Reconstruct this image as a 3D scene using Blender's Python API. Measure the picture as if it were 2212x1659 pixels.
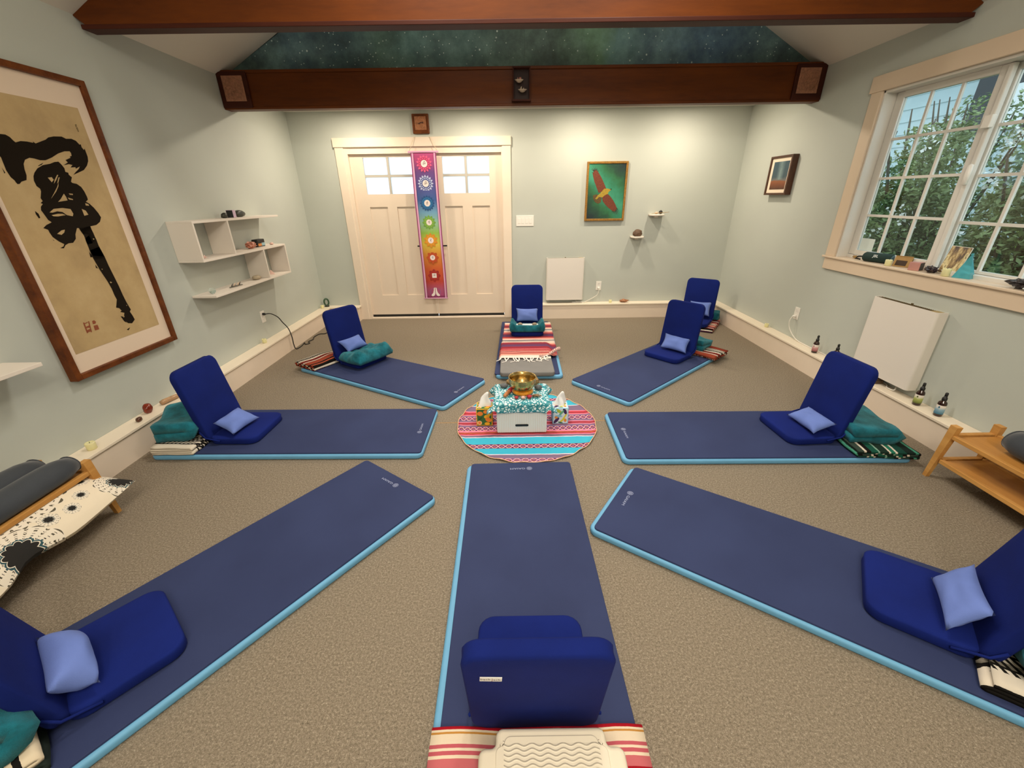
import bpy, bmesh, math, random
from mathutils import Vector, Matrix, noise
from mathutils.geometry import tessellate_polygon
from math import sin, cos, pi, radians, sqrt, atan2, hypot, exp
C = bpy.context.scene.collection
for o in list(bpy.data.objects): bpy.data.objects.remove(o, do_unlink=True)
scene = bpy.context.scene

# ------------------------------------------------------------------ camera
F, PITCH, YAW, ROLL, CAMZ = 891.84, 24.3886, -0.0696, -0.816, 1.55
def cam_rows():
    cp, sp = cos(radians(PITCH)), sin(radians(PITCH))
    f = Vector((0, cp, -sp)); u = Vector((0, sp, cp)); r = Vector((1, 0, 0))
    cr, sr = cos(radians(ROLL)), sin(radians(ROLL))
    r, u = cr*r + sr*u, -sr*r + cr*u
    Z = Matrix.Rotation(radians(YAW), 3, 'Z')
    return Z @ r, Z @ u, Z @ f
CR, CU, CF = cam_rows()
cam = bpy.data.cameras.new('camera'); camo = bpy.data.objects.new('camera', cam); C.objects.link(camo)
cam.sensor_fit = 'HORIZONTAL'; cam.sensor_width = 36; cam.lens = F/2212*36; cam.clip_start = 0.02
camo.matrix_world = Matrix(((CR.x, CU.x, -CF.x, 0), (CR.y, CU.y, -CF.y, 0), (CR.z, CU.z, -CF.z, CAMZ), (0, 0, 0, 1)))
scene.camera = camo
def at(ax, val, px, py):
    """survey helper: where the photo point (px,py) lies on the real plane ax = val"""
    d = CR*(px-1106) - CU*(py-829.5) + CF*F
    i = 'xyz'.index(ax); o = Vector((0, 0, CAMZ))
    return o + d*((val-o[i])/d[i])

# ------------------------------------------------------------------ world, lights, exposure
w = bpy.data.worlds.new('overcast'); scene.world = w; w.use_nodes = True
bg = w.node_tree.nodes['Background']; bg.inputs[0].default_value = (0.80, 0.92, 1.0, 1); bg.inputs[1].default_value = 1.9
scene.view_settings.view_transform = 'Standard'; scene.view_settings.look = 'None'
scene.view_settings.gamma = 1; scene.view_settings.use_curve_mapping = False
scene.view_settings.exposure = 0.0
WARM = (1.0, 0.86, 0.68); SOFT = (1.0, 0.90, 0.77)
def area_light(name, loc, size, power, col, rot=(0, 0, 0), size_y=None, spread=180):
    l = bpy.data.lights.new(name, 'AREA'); l.energy = power; l.color = col; l.size = size
    l.shape = 'RECTANGLE' if size_y else 'DISK'
    if size_y: l.size_y = size_y
    l.spread = radians(spread)
    o = bpy.data.objects.new(name, l); C.objects.link(o); o.location = loc; o.rotation_euler = rot; return o
def spot_light(name, loc, target, power, col, angle=100, blend=.6, r=.04):
    l = bpy.data.lights.new(name, 'SPOT'); l.energy = power; l.color = col; l.spot_size = radians(angle); l.spot_blend = blend; l.shadow_soft_size = r
    o = bpy.data.objects.new(name, l); C.objects.link(o); o.location = loc
    o.rotation_euler = (Vector(target)-Vector(loc)).to_track_quat('-Z', 'Y').to_euler(); return o
SPOT_X = (-1.75, -0.35, 0.87, 2.03)
for sx in SPOT_X:
    area_light('soffit_lamp', (sx, 5.12, 2.475), .09, 17.5, WARM)
for (lx, ly, p) in ((0.14, -0.4, 18), (0.14, -1.8, 26)):
    area_light('ridge_lamp', (lx, ly, 3.75), 0.5, p, SOFT)
for lx, ly, p in ((-.5, 2.75, 200), (.8, 2.75, 200)):
    spot_light('ridge_spot', (lx, ly, 3.6), (lx*1.3, 3.1, 0), p, (1.0, .93, .83), 120, .9, .25)
for ly in (-.6, -1.9):  # unseen fill lights, added to brighten ceiling and upper walls
    pl = bpy.data.lights.new('ceiling_fill', 'POINT'); pl.energy = 78; pl.color = SOFT; pl.shadow_soft_size = .18
    po = bpy.data.objects.new('ceiling_fill', pl); C.objects.link(po); po.location = (.14, ly, 3.0)

# ------------------------------------------------------------------ helpers
def srgb(h):
    h = h.lstrip('#'); c = [int(h[i:i+2], 16)/255 for i in (0, 2, 4)]
    return tuple((x/12.92 if x <= .04045 else ((x+.055)/1.055)**2.4) for x in c) + (1,)
class NT:
    def __init__(s, name):
        s.m = bpy.data.materials.new(name); s.m.use_nodes = True; s.t = s.m.node_tree; s.b = s.t.nodes['Principled BSDF']
    def n(s, typ, **kw):
        x = s.t.nodes.new(typ)
        for k, v in kw.items(): setattr(x, k, v)
        return x
    def l(s, a, b): s.t.links.new(a, b)
    def tex(s, kind='Object'):
        if not hasattr(s, 'tc'): s.tc = s.n('ShaderNodeTexCoord')
        return s.tc.outputs[kind]
    def noise(s, scale, detail=3, rough=.5, coord='Object', vec=None):
        x = s.n('ShaderNodeTexNoise'); x.inputs['Scale'].default_value = scale; x.inputs['Detail'].default_value = detail; x.inputs['Roughness'].default_value = rough
        s.l(vec if vec is not None else s.tex(coord), x.inputs['Vector']); return x.outputs['Fac']
    def math(s, op, a, b=None, c=None):
        x = s.n('ShaderNodeMath', operation=op)
        for i, v in enumerate((a, b, c)):
            if v is None: continue
            if isinstance(v, (int, float)): x.inputs[i].default_value = v
            else: s.l(v, x.inputs[i])
        return x.outputs[0]
    def sep(s, kind='Object', vec=None):
        x = s.n('ShaderNodeSeparateXYZ'); s.l(vec if vec is not None else s.tex(kind), x.inputs[0]); return x.outputs
    def mapping(s, scale=(1, 1, 1), rot=(0, 0, 0), kind='Object', loc=(0, 0, 0)):
        x = s.n('ShaderNodeMapping'); x.inputs['Scale'].default_value = scale; x.inputs['Rotation'].default_value = rot; x.inputs['Location'].default_value = loc
        s.l(s.tex(kind), x.inputs[0]); return x.outputs[0]
    def ramp(s, fac, stops, interp='LINEAR'):
        x = s.n('ShaderNodeValToRGB'); r = x.color_ramp; r.interpolation = interp
        while len(r.elements) < len(stops): r.elements.new(1)
        for e, (p, c) in zip(r.elements, stops): e.position = p; e.color = c if not isinstance(c, str) else srgb(c)
        s.l(fac, x.inputs[0]); return x.outputs[0]
    def mix(s, fac, a, b, blend='MIX'):
        x = s.n('ShaderNodeMix', data_type='RGBA', blend_type=blend)
        for i, v in ((0, fac), (6, a), (7, b)):
            if isinstance(v, (int, float)): x.inputs[i].default_value = v
            elif isinstance(v, str): x.inputs[i].default_value = srgb(v)
            elif isinstance(v, tuple): x.inputs[i].default_value = v
            else: s.l(v, x.inputs[i])
        return x.outputs[2]
    def color(s, c):
        if isinstance(c, str): s.b.inputs['Base Color'].default_value = srgb(c)
        elif isinstance(c, tuple): s.b.inputs['Base Color'].default_value = c
        else: s.l(c, s.b.inputs['Base Color'])
        return s
    def set(s, **kw):
        for k, v in kw.items():
            i = s.b.inputs[k.replace('_', ' ')]
            if isinstance(v, (int, float, tuple)): i.default_value = v
            else: s.l(v, i)
        return s
    def bump(s, h, strength=.3, dist=.005):
        x = s.n('ShaderNodeBump'); x.inputs['Strength'].default_value = strength; x.inputs['Distance'].default_value = dist
        s.l(h, x.inputs['Height']); s.l(x.outputs[0], s.b.inputs['Normal']); return s
def plain(name, c, rough=.5, metal=0., var=.0, scale=8, bump=0, bscale=200, spec=.5):
    t = NT(name)
    if var:
        a = tuple(x*(1-var) for x in srgb(c)[:3])+(1,); b = tuple(min(1, x*(1+var)) for x in srgb(c)[:3])+(1,)
        t.color(t.ramp(t.noise(scale, 4), [(.3, a), (.7, b)]))
    else: t.color(c)
    t.set(Roughness=rough, Metallic=metal); t.b.inputs['Specular IOR Level'].default_value = spec
    if bump: t.bump(t.noise(bscale, 2), bump, .002)
    return t.m

def tagp(o, label=None, cat=None, group=None, kind=None):
    for k, v in (('label', label), ('category', cat), ('group', group), ('kind', kind)):
        if v: o[k] = v
    return o
def mesh_obj(name, verts, faces, m, parent=None, uv=None, smooth=False, loc=None):
    me = bpy.data.meshes.new(name); me.from_pydata([tuple(v) for v in verts], [], faces); me.update()
    if uv:
        ul = me.uv_layers.new(name='UVMap')
        for lp in me.loops: ul.data[lp.index].uv = uv[lp.vertex_index]
    if smooth: me.shade_smooth()
    return link(name, me, m, parent, loc)
def link(name, me, m, parent=None, loc=None):
    if m is not None:
        for x in (m if isinstance(m, (list, tuple)) else [m]): me.materials.append(x)
    o = bpy.data.objects.new(name, me); C.objects.link(o)
    if parent is not None: o.parent = parent
    if loc is not None: o.location = loc
    return o
def bm_obj(name, bm, m, parent=None, smooth=False, loc=None):
    me = bpy.data.meshes.new(name); bm.normal_update(); bm.to_mesh(me); bm.free()
    if smooth: me.shade_smooth()
    return link(name, me, m, parent, loc)
def empty(name, loc=(0, 0, 0), rz=0.):
    o = bpy.data.objects.new(name, None); C.objects.link(o); o.location = loc; o.rotation_euler = (0, 0, rz); o.empty_display_size = .1; return o
def thing(name, label, cat, loc=(0, 0, 0), rz=0., group=None):
    return tagp(empty(name, loc, rz), label, cat, group)
def add_box(bm, lo, hi, bev=0, seg=2, M=None):
    r = bmesh.ops.create_cube(bm, size=1); vs = r['verts']
    for v in vs:
        v.co = Vector([(lo[i]+hi[i])/2 + v.co[i]*(hi[i]-lo[i]) for i in range(3)])
    if bev:
        es = list({e for v in vs for e in v.link_edges})
        rr = bmesh.ops.bevel(bm, geom=es, offset=bev, segments=seg, profile=.5, affect='EDGES')
        vs = list({v for f in rr['faces'] for v in f.verts} | {v for v in vs if v.is_valid})
    if M is not None: bmesh.ops.transform(bm, matrix=M, verts=vs)
    return vs
def box(name, lo, hi, m, parent=None, bev=0, seg=2, M=None, smooth=False):
    bm = bmesh.new(); add_box(bm, lo, hi, bev, seg, M); return bm_obj(name, bm, m, parent, smooth)
def rounded_rect(w0, w1, d0, d1, r, n=5):
    pts = []
    for cx, cy, a in ((w1-r, d1-r, 0), (w0+r, d1-r, 90), (w0+r, d0+r, 180), (w1-r, d0+r, 270)):
        for k in range(n+1):
            t = radians(a+90*k/n); pts.append((cx+r*cos(t), cy+r*sin(t)))
    return pts
def slab(name, outline, z0, z1, m, parent=None, bev=.005, seg=3, M=None, smooth=True):
    """extruded outline with rounded top and bottom rims"""
    cx = sum(p[0] for p in outline)/len(outline); cy = sum(p[1] for p in outline)/len(outline)
    n = len(outline); vs = []; fs = []
    prof = []
    for k in range(seg+1):
        a = pi/2*k/seg; prof.append((bev*(1-sin(a)), z0+bev*(1-cos(a))))
    for k in range(seg+1):
        a = pi/2*k/seg; prof.append((bev*(1-cos(a)), z1-bev*(1-sin(a))))
    # inward normals of the outline
    nr = []
    for i in range(n):
        a = Vector(outline[i-1]); b = Vector(outline[(i+1) % n]); t = (b-a).normalized(); nr.append(Vector((-t.y, t.x)))
    for d, z in prof:
        for i, p in enumerate(outline): vs.append((p[0]+nr[i].x*d, p[1]+nr[i].y*d, z))
    for k in range(len(prof)-1):
        for i in range(n):
            j = (i+1) % n; fs.append((k*n+i, k*n+j, (k+1)*n+j, (k+1)*n+i))
    fs.append(tuple(range(n-1, -1, -1))); fs.append(tuple((len(prof)-1)*n+i for i in range(n)))
    if M is not None: vs = [M @ Vector(v) for v in vs]
    o = mesh_obj(name, vs, fs, m, parent)
    if smooth:
        for p in o.data.polygons[:-2]: p.use_smooth = True
    if n > 30:
        b2 = bmesh.new(); b2.from_mesh(o.data); bmesh.ops.triangulate(b2, faces=[f for f in b2.faces if len(f.verts) > 4]); b2.to_mesh(o.data); b2.free()
    return o
def tube_geo(pts, r, n=6, closed=False):
    pts = [Vector(p) for p in pts]; vs = []; fs = []; up = Vector((.13, .31, .94)).normalized()
    N = len(pts); prev = None
    for i, p in enumerate(pts):
        t = (pts[min(i+1, N-1)]-pts[max(i-1, 0)]).normalized()
        a = (prev - t*prev.dot(t)) if prev is not None else t.cross(up)
        if a.length < 1e-5: a = t.cross(Vector((1, 0, 0)))
        a.normalize(); prev = a; b = t.cross(a); rr = r[i] if isinstance(r, (list, tuple)) else r
        for k in range(n):
            q = 2*pi*k/n; vs.append(p+(a*cos(q)+b*sin(q))*rr)
    for i in range(N-1):
        for k in range(n):
            j = (k+1) % n; fs.append((i*n+k, i*n+j, (i+1)*n+j, (i+1)*n+k))
    fs.append(tuple(range(n-1, -1, -1))); fs.append(tuple((N-1)*n+k for k in range(n)))
    return vs, fs
def spline(pts, k=6):
    pts = [Vector(p) for p in pts]; out = []
    for i in range(len(pts)-1):
        p0 = pts[max(i-1, 0)]; p1 = pts[i]; p2 = pts[i+1]; p3 = pts[min(i+2, len(pts)-1)]
        for j in range(k):
            t = j/k; out.append(.5*((2*p1)+(p2-p0)*t+(2*p0-5*p1+4*p2-p3)*t*t+(3*p1-p0-3*p2+p3)*t**3))
    out.append(pts[-1]); return out
def tube(name, pts, r, m, parent=None, n=6):
    v, f = tube_geo(pts, r, n); return mesh_obj(name, v, f, m, parent, smooth=True)
def joined_tubes(name, lst, m, parent=None, n=5):
    V = []; Fc = []
    for pts, r in lst:
        v, f = tube_geo(pts, r, n); o = len(V); V += v; Fc += [tuple(i+o for i in q) for q in f]
    return mesh_obj(name, V, Fc, m, parent, smooth=True)
def lathe(name, prof, m, parent=None, n=24, loc=None, smooth=True, M=None):
    vs = []; fs = []
    for r, z in prof:
        for k in range(n): vs.append(Vector((r*cos(2*pi*k/n), r*sin(2*pi*k/n), z)))
    for i in range(len(prof)-1):
        for k in range(n):
            j = (k+1) % n; fs.append((i*n+k, i*n+j, (i+1)*n+j, (i+1)*n+k))
    if prof[0][0] > 1e-4: fs.append(tuple(range(n-1, -1, -1)))
    if prof[-1][0] > 1e-4: fs.append(tuple((len(prof)-1)*n+k for k in range(n)))
    if M is not None: vs = [M @ v for v in vs]
    return mesh_obj(name, vs, fs, m, parent, smooth=smooth, loc=loc)
def blob(name, dims, m, parent=None, seed=0, rough=.18, sub=2, loc=None, flat=False, M=None, nscale=1.6):
    """a stone or crystal lump resting on z = 0"""
    bm = bmesh.new(); bmesh.ops.create_icosphere(bm, subdivisions=sub, radius=1)
    off = Vector((seed*3.7, seed*1.3, seed*2.1))
    for v in bm.verts:
        d = 1+rough*noise.noise(v.co*nscale+off)*1.6
        v.co = Vector((v.co.x*dims[0]/2*d, v.co.y*dims[1]/2*d, v.co.z*dims[2]/2*d))
    z0 = min(v.co.z for v in bm.verts)
    for v in bm.verts:
        v.co.z -= z0
        v.co.z = max(v.co.z-dims[2]*.05, 0)
    if M is not None: bmesh.ops.transform(bm, matrix=M, verts=bm.verts)
    return bm_obj(name, bm, m, parent, not flat, loc)
def poly(name, pts, m, parent=None, thick=0):
    """flat polygon (print) from an outline, triangulated"""
    return polys(name, [pts], m, parent)
def polys(name, lst, m, parent=None):
    V = []; Fc = []
    for pts in lst:
        o = len(V); pts = [Vector(p) for p in pts]; V += pts
        Fc += [tuple(i+o for i in t) for t in tessellate_polygon([pts])]
    return mesh_obj(name, V, Fc, m, parent)
def text_geo(s, size, align='CENTER'):
    cu = bpy.data.curves.new('txt', 'FONT'); cu.body = s; cu.size = size; cu.align_x = align; cu.align_y = 'CENTER'; cu.resolution_u = 2
    o = bpy.data.objects.new('txt', cu); C.objects.link(o)
    dg = bpy.context.evaluated_depsgraph_get(); me = bpy.data.meshes.new_from_object(o.evaluated_get(dg))
    vs = [v.co.copy() for v in me.vertices]; fs = [tuple(p.vertices) for p in me.polygons]
    bpy.data.objects.remove(o); bpy.data.meshes.remove(me); return vs, fs
def text_obj(name, s, size, M, m, parent=None, align='CENTER'):
    v, f = text_geo(s, size, align); return mesh_obj(name, [M @ p for p in v], f, m, parent)
def frameM(o, x, y):
    """matrix whose local x,y axes run along x,y from origin o"""
    x = Vector(x).normalized(); y = Vector(y).normalized(); z = x.cross(y)
    return Matrix(((x.x, y.x, z.x, o[0]), (x.y, y.y, z.y, o[1]), (x.z, y.z, z.z, o[2]), (0, 0, 0, 1)))
def dup(root, loc, rz=0., label=None):
    r = root.copy(); C.objects.link(r); r.location = loc; r.rotation_euler = (0, 0, rz)
    if label: r['label'] = label
    for ch in list(root.children):
        c = ch.copy(); C.objects.link(c); c.parent = r
        for g in ch.children:
            d = g.copy(); C.objects.link(d); d.parent = c
    return r

# ------------------------------------------------------------------ room figures (metres)
XL, XR, YB, YF = -2.601, 2.874, 5.722, -2.6
XLF, XRF, YBF, HC = -2.478, 2.758, 5.603, 0.202
ZW, RX = 2.581, 0.137
SL = 0.5556
ZR = ZW+SL*(RX-XL)
YG, YBEAM, ZS = 4.63, 4.53, 2.485

# ------------------------------------------------------------------ materials
def wall_mat():
    t = NT('sage_wall_paint'); t.color(t.ramp(t.noise(1.3, 3), [(.3, srgb('#babeb6')), (.7, srgb('#bec3ba'))])); t.set(Roughness=.75)
    t.bump(t.noise(260, 2), .08, .002); return t.m
M_WALL = wall_mat()
M_CEIL = plain('white_ceiling_paint', '#dcd6ca', .85, bump=.05)
M_TRIM = plain('cream_trim_paint', '#ead9c6', .42, var=.015)
M_CAP = plain('cream_ledge_paint', '#efe2cd', .42)
M_WHITE = plain('white_enamel', '#e6dfd6', .4)
M_PLASTIC = plain('white_plastic', '#ece8e0', .35)
def carpet():
    t = NT('taupe_loop_carpet')
    v = t.mapping((1, 1, 1)); a = t.noise(120, 3, .7, vec=v); b = t.noise(330, 2, .6, vec=v); c = t.noise(2.2, 4, .6, vec=v); d = t.noise(45, 2, .5, vec=v)
    h = t.math('ADD', t.math('MULTIPLY', a, .55), t.math('MULTIPLY', b, .45))
    base = t.ramp(h, [(.33, '#574c3e'), (.47, '#857968'), (.56, '#9d907e'), (.68, '#cfc2ae')])
    col = t.mix(t.math('MULTIPLY', c, .35), base, srgb('#8c8375'))
    col = t.mix(t.math('MULTIPLY', d, .12), col, srgb('#776d60'))
    t.color(col); t.set(Roughness=.97); t.b.inputs['Specular IOR Level'].default_value = .1
    t.bump(h, .7, .012); return t.m
M_CARPET = carpet()
def wood(name, dark, light, sc=(2, 30, 30), rough=.35, kind='Object', coat=0.):
    t = NT(name); v = t.mapping(sc, kind=kind)
    n1 = t.noise(1.0, 5, .6, vec=v); n2 = t.noise(7, 3, .5, vec=v)
    f = t.math('ADD', t.math('MULTIPLY', n1, .8), t.math('MULTIPLY', n2, .2))
    t.color(t.ramp(f, [(.3, dark), (.7, light)])); t.set(Roughness=rough)
    t.b.inputs['Coat Weight'].default_value = coat; t.b.inputs['Coat Roughness'].default_value = .25
    t.b.inputs['Specular IOR Level'].default_value = .2
    t.bump(n2, .06, .002); return t.m
M_BEAM = wood('red_brown_fir', '#4a2004', '#6c3507', (1.2, 8, 8), .5, coat=.04)
M_BEAM_DARK = wood('dark_stained_trim', '#33130a', '#4a2011', (1.2, 18, 18), .6, coat=0)
M_FRAME = wood('walnut_frame', '#4a230f', '#7a431d', (14, 14, 14), .4)
M_OAK = wood('honey_bamboo', '#b07a3c', '#d6a35e', (10, 2, 10), .42)
M_COPPER = plain('copper_carving', '#a8755a', .5, .1, var=.25, scale=60, bump=.5, bscale=90)
M_BLACK = plain('black_rubber', '#141414', .5)
M_BRONZE = plain('dark_grille', '#6c5a35', .45, .5)
def fabric(name, c, var=.12, rough=.92, sheen=.25, sc=5, b=.25):
    t = NT(name); base = srgb(c)[:3]
    lo = tuple(x*(1-var) for x in base)+(1,); hi = tuple(min(1, x*(1+var)) for x in base)+(1,)
    t.color(t.ramp(t.noise(sc, 4), [(.3, lo), (.7, hi)])); t.set(Roughness=rough, Sheen_Weight=sheen)
    t.b.inputs['Specular IOR Level'].default_value = .2; t.b.inputs['Sheen Roughness'].default_value = .4
    t.bump(t.noise(420, 2), b, .002); return t.m
M_CHAIR = fabric('royal_blue_canvas', '#0e1f68', .14, sheen=0)
M_PILLOW = fabric('periwinkle_cotton', '#6a80c6', .08, sheen=.05, sc=9)
def plush(name, c):
    t = NT(name); base = srgb(c)[:3]
    n = t.noise(16, 4, .6); lo = tuple(x*.55 for x in base)+(1,); hi = tuple(min(1, x*1.45) for x in base)+(1,)
    t.color(t.ramp(n, [(.3, lo), (.7, hi)])); t.set(Roughness=.9, Sheen_Weight=.25); t.b.inputs['Sheen Tint'].default_value = (.5, .95, 1, 1)
    t.b.inputs['Specular IOR Level'].default_value = .15
    t.bump(t.math('ADD', t.noise(60, 3), t.noise(400, 2)), .5, .006); return t.m
M_TEAL = plush('teal_plush', '#1a6675')
M_GREYFAB = fabric('charcoal_fabric', '#40444a', .08)
M_NAVY = NT('navy_mat_vinyl')
M_NAVY.color(M_NAVY.ramp(M_NAVY.noise(3, 3), [(.3, '#2d365a'), (.7, '#323c62')])); M_NAVY.set(Roughness=.75); M_NAVY.b.inputs['Specular IOR Level'].default_value = .22
M_NAVY.bump(M_NAVY.noise(500, 2), .25, .001); M_NAVY = M_NAVY.m
M_FOAM = plain('sky_blue_foam', '#66a4cc', .6, var=.04, scale=12)
M_PRINT = plain('pale_print_ink', '#9aa3c4', .6)
def glass_mat(name, tint=(1, 1, 1, 1), gloss=.06):
    t = NT(name); t.t.nodes.remove(t.b)
    tr = t.n('ShaderNodeBsdfTransparent'); tr.inputs[0].default_value = tint
    gl = t.n('ShaderNodeBsdfGlossy'); gl.inputs['Roughness'].default_value = .02
    lw = t.n('ShaderNodeLayerWeight'); lw.inputs[0].default_value = .5
    fr = t.math('ADD', t.math('MULTIPLY', t.math('POWER', lw.outputs['Facing'], 4.0), .35), .03)
    mx = t.n('ShaderNodeMixShader'); t.l(fr, mx.inputs[0]); t.l(tr.outputs[0], mx.inputs[1]); t.l(gl.outputs[0], mx.inputs[2])
    t.l(mx.outputs[0], t.t.nodes['Material Output'].inputs[0]); return t.m
M_GLASS = glass_mat('window_glass', (.93, .97, .97, 1))
def frosted():
    t = NT('frosted_door_glass'); t.t.nodes.remove(t.b)
    a = t.n('ShaderNodeBsdfTranslucent'); a.inputs[0].default_value = (.93, .95, .97, 1)
    d = t.n('ShaderNodeBsdfTransparent'); d.inputs[0].default_value = (.9, .93, .95, 1)
    m = t.n('ShaderNodeMixShader'); m.inputs[0].default_value = .35; t.l(a.outputs[0], m.inputs[1]); t.l(d.outputs[0], m.inputs[2])
    t.l(m.outputs[0], t.t.nodes['Material Output'].inputs[0]); return t.m
M_FROST = frosted()

# ------------------------------------------------------------------ room shell
def struct(name, o): o.name = name; o['kind'] = 'structure'; return o
struct('floor', box('floor', (XL-.1, YF, -.08), (XR+.1, YB+.05, 0), M_CARPET))
box('carpet_seam', (-.62, 2.722, -.001), (.80, 2.727, .0012), plain('seam_thread', '#b58a55', .9), bpy.data.objects['floor'])
struct('wall_left', box('wall_left', (XL-.15, YF, 0), (XL, YB+.15, ZW+.02), M_WALL))
WY0, WY1, WZ0, WZ1 = 2.14, 3.757, 1.02, 2.247
bm = bmesh.new()
add_box(bm, (XR, YF, 0), (XR+.15, YB+.15, WZ0)); add_box(bm, (XR, YF, WZ1), (XR+.15, YB+.15, ZW+.02))
add_box(bm, (XR, YF, WZ0), (XR+.15, WY0, WZ1)); add_box(bm, (XR, WY1, WZ0), (XR+.15, YB+.15, WZ1))
struct('wall_right', bm_obj('wall_right', bm, M_WALL))
DX0, DX1, DZ1 = -1.955, -.08, 2.11
bm = bmesh.new()
add_box(bm, (XL, YB, 0), (DX0, YB+.15, ZS+.1)); add_box(bm, (DX1, YB, 0), (XR, YB+.15, ZS+.1)); add_box(bm, (DX0, YB, DZ1), (DX1, YB+.15, ZS+.1))
struct('wall_back', bm_obj('wall_back', bm, M_WALL))
struct('wall_front', box('wall_front', (XL-.15, YF-.15, 0), (XR+.15, YF, ZR+.1), M_WALL))
# sloped ceiling, one object, and the low ceiling over the door end
bm = bmesh.new()
for s, x0 in ((1, XL), (-1, XR)):
    a = [(x0-s*.15, YF, ZW-SL*.15), (RX, YF, ZR), (RX, YG+.02, ZR), (x0-s*.15, YG+.02, ZW-SL*.15)]
    b = [(p[0], p[1], p[2]+.12) for p in a]
    v = [bm.verts.new(p) for p in a+b]
    for q in ((0, 1, 2, 3), (7, 6, 5, 4), (0, 4, 5, 1), (1, 5, 6, 2), (2, 6, 7, 3), (3, 7, 4, 0)): bm.faces.new([v[i] for i in q])
bmesh.ops.recalc_face_normals(bm, faces=bm.faces)
struct('ceiling', bm_obj('ceiling', bm, M_CEIL))
struct('ceiling.001', box('ceiling.001', (XL, YG-.02, ZS), (XR, YB+.15, ZS+.08), M_CEIL))
gz = lambda x: ZW+SL*(min(x-XL, XR-x))
def gable(name, y0, y1, m, zb=2.33, x0=XL, x1=XR, parent=None):
    o2 = [(x0, zb), (x1, zb), (x1, gz(x1)), (RX, gz(RX)), (x0, gz(x0))] if x0 < RX < x1 else [(x0, zb), (x1, zb), (x1, gz(x1)), (x0, gz(x0))]
    n = len(o2); v = [(p[0], y0, p[1]) for p in o2]+[(p[0], y1, p[1]) for p in o2]
    f = [tuple(range(n)), tuple(range(2*n-1, n-1, -1))]+[(i, i+n, (i+1) % n+n, (i+1) % n) for i in range(n)]
    return mesh_obj(name, v, f, m, parent)
struct('wall_gable', gable('wall_gable', YG+.012, YG+.1, M_WALL))
# ledge baseboards
def ledge(name, lo, hi, clo, chi):
    b = struct(name, box(name, lo, hi, M_TRIM)); box('ledge_cap', clo, chi, M_CAP, b, .004); return b
ledge('baseboard_left', (XL, YF, 0), (XLF, YB, HC-.02), (XL, YF, HC-.02), (XLF+.012, YB, HC))
ledge('baseboard_right', (XRF, YF, 0), (XR, YB, HC-.02), (XRF-.012, YF, HC-.02), (XR, YB, HC))
ledge('baseboard_back', (.033, YBF, 0), (XRF-.0005, YB, HC-.02), (.02, YBF-.012, HC-.02), (XRF-.0125, YB, HC))
ledge('baseboard_back.001', (XLF+.0005, YBF, 0), (-2.09, YB, HC-.02), (XLF+.0125, YBF-.012, HC-.02), (-2.075, YB, HC))

# ------------------------------------------------------------------ galaxy mural in the gable
def mural_mat():
    t = NT('painted_night_sky'); x = t.sep()
    n = t.noise(1.7, 6, .65); n2 = t.noise(4.5, 5, .7)
    u = t.math('DIVIDE', t.math('ADD', x[0], 2.6), 5.47)
    u2 = t.math('ADD', u, t.math('MULTIPLY', t.math('SUBTRACT', n, .5), .16))
    base = t.ramp(u2, [(.06, '#0a1420'), (.13, '#16324f'), (.2, '#1f4a58'), (.27, '#1c3f33'), (.34, '#2b5256'), (.42, '#25494c'), (.48, '#1c3430'), (.53, '#1a2d25'), (.585, '#3f6048'), (.63, '#55805d'), (.67, '#2c5560'), (.73, '#1d3552'), (.82, '#23456e'), (.9, '#172a40'), (.97, '#0d1820')])
    col = t.mix(t.math('MULTIPLY', t.math('POWER', n2, 2.0), 1.3), base, srgb('#7fa49c'), 'SCREEN')
    col = t.mix(.8, col, t.ramp(n, [(.3, '#6a7078'), (.6, '#ffffff')]), 'MULTIPLY')
    for sc, rr in ((14, .07), (30, .09)):
        v = t.n('ShaderNodeTexVoronoi'); v.inputs['Scale'].default_value = sc; t.l(t.tex(), v.inputs['Vector'])
        d = t.ramp(v.outputs['Distance'], [(0, (1, 1, 1, 1)), (rr, (.75, .75, .75, 1)), (rr*1.8, (0, 0, 0, 1))])
        keep = t.math('GREATER_THAN', t.sep(vec=v.outputs['Color'])[0], .55)
        col = t.mix(t.math('MULTIPLY', d, keep), col, srgb('#cfe0dc'))
    t.color(col); t.set(Roughness=.6); return t.m
MM = mural_mat()
mu = thing('sky_mural', 'painted green and blue starry sky mural filling the gable above the far beam', 'mural')
gable('painted_panel', YG-.002, YG+.012, MM, 2.60, XL+.01, .1622, mu); gable('painted_panel', YG-.001, YG+.012, MM, 2.60, .1628, XR-.01, mu)

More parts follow.
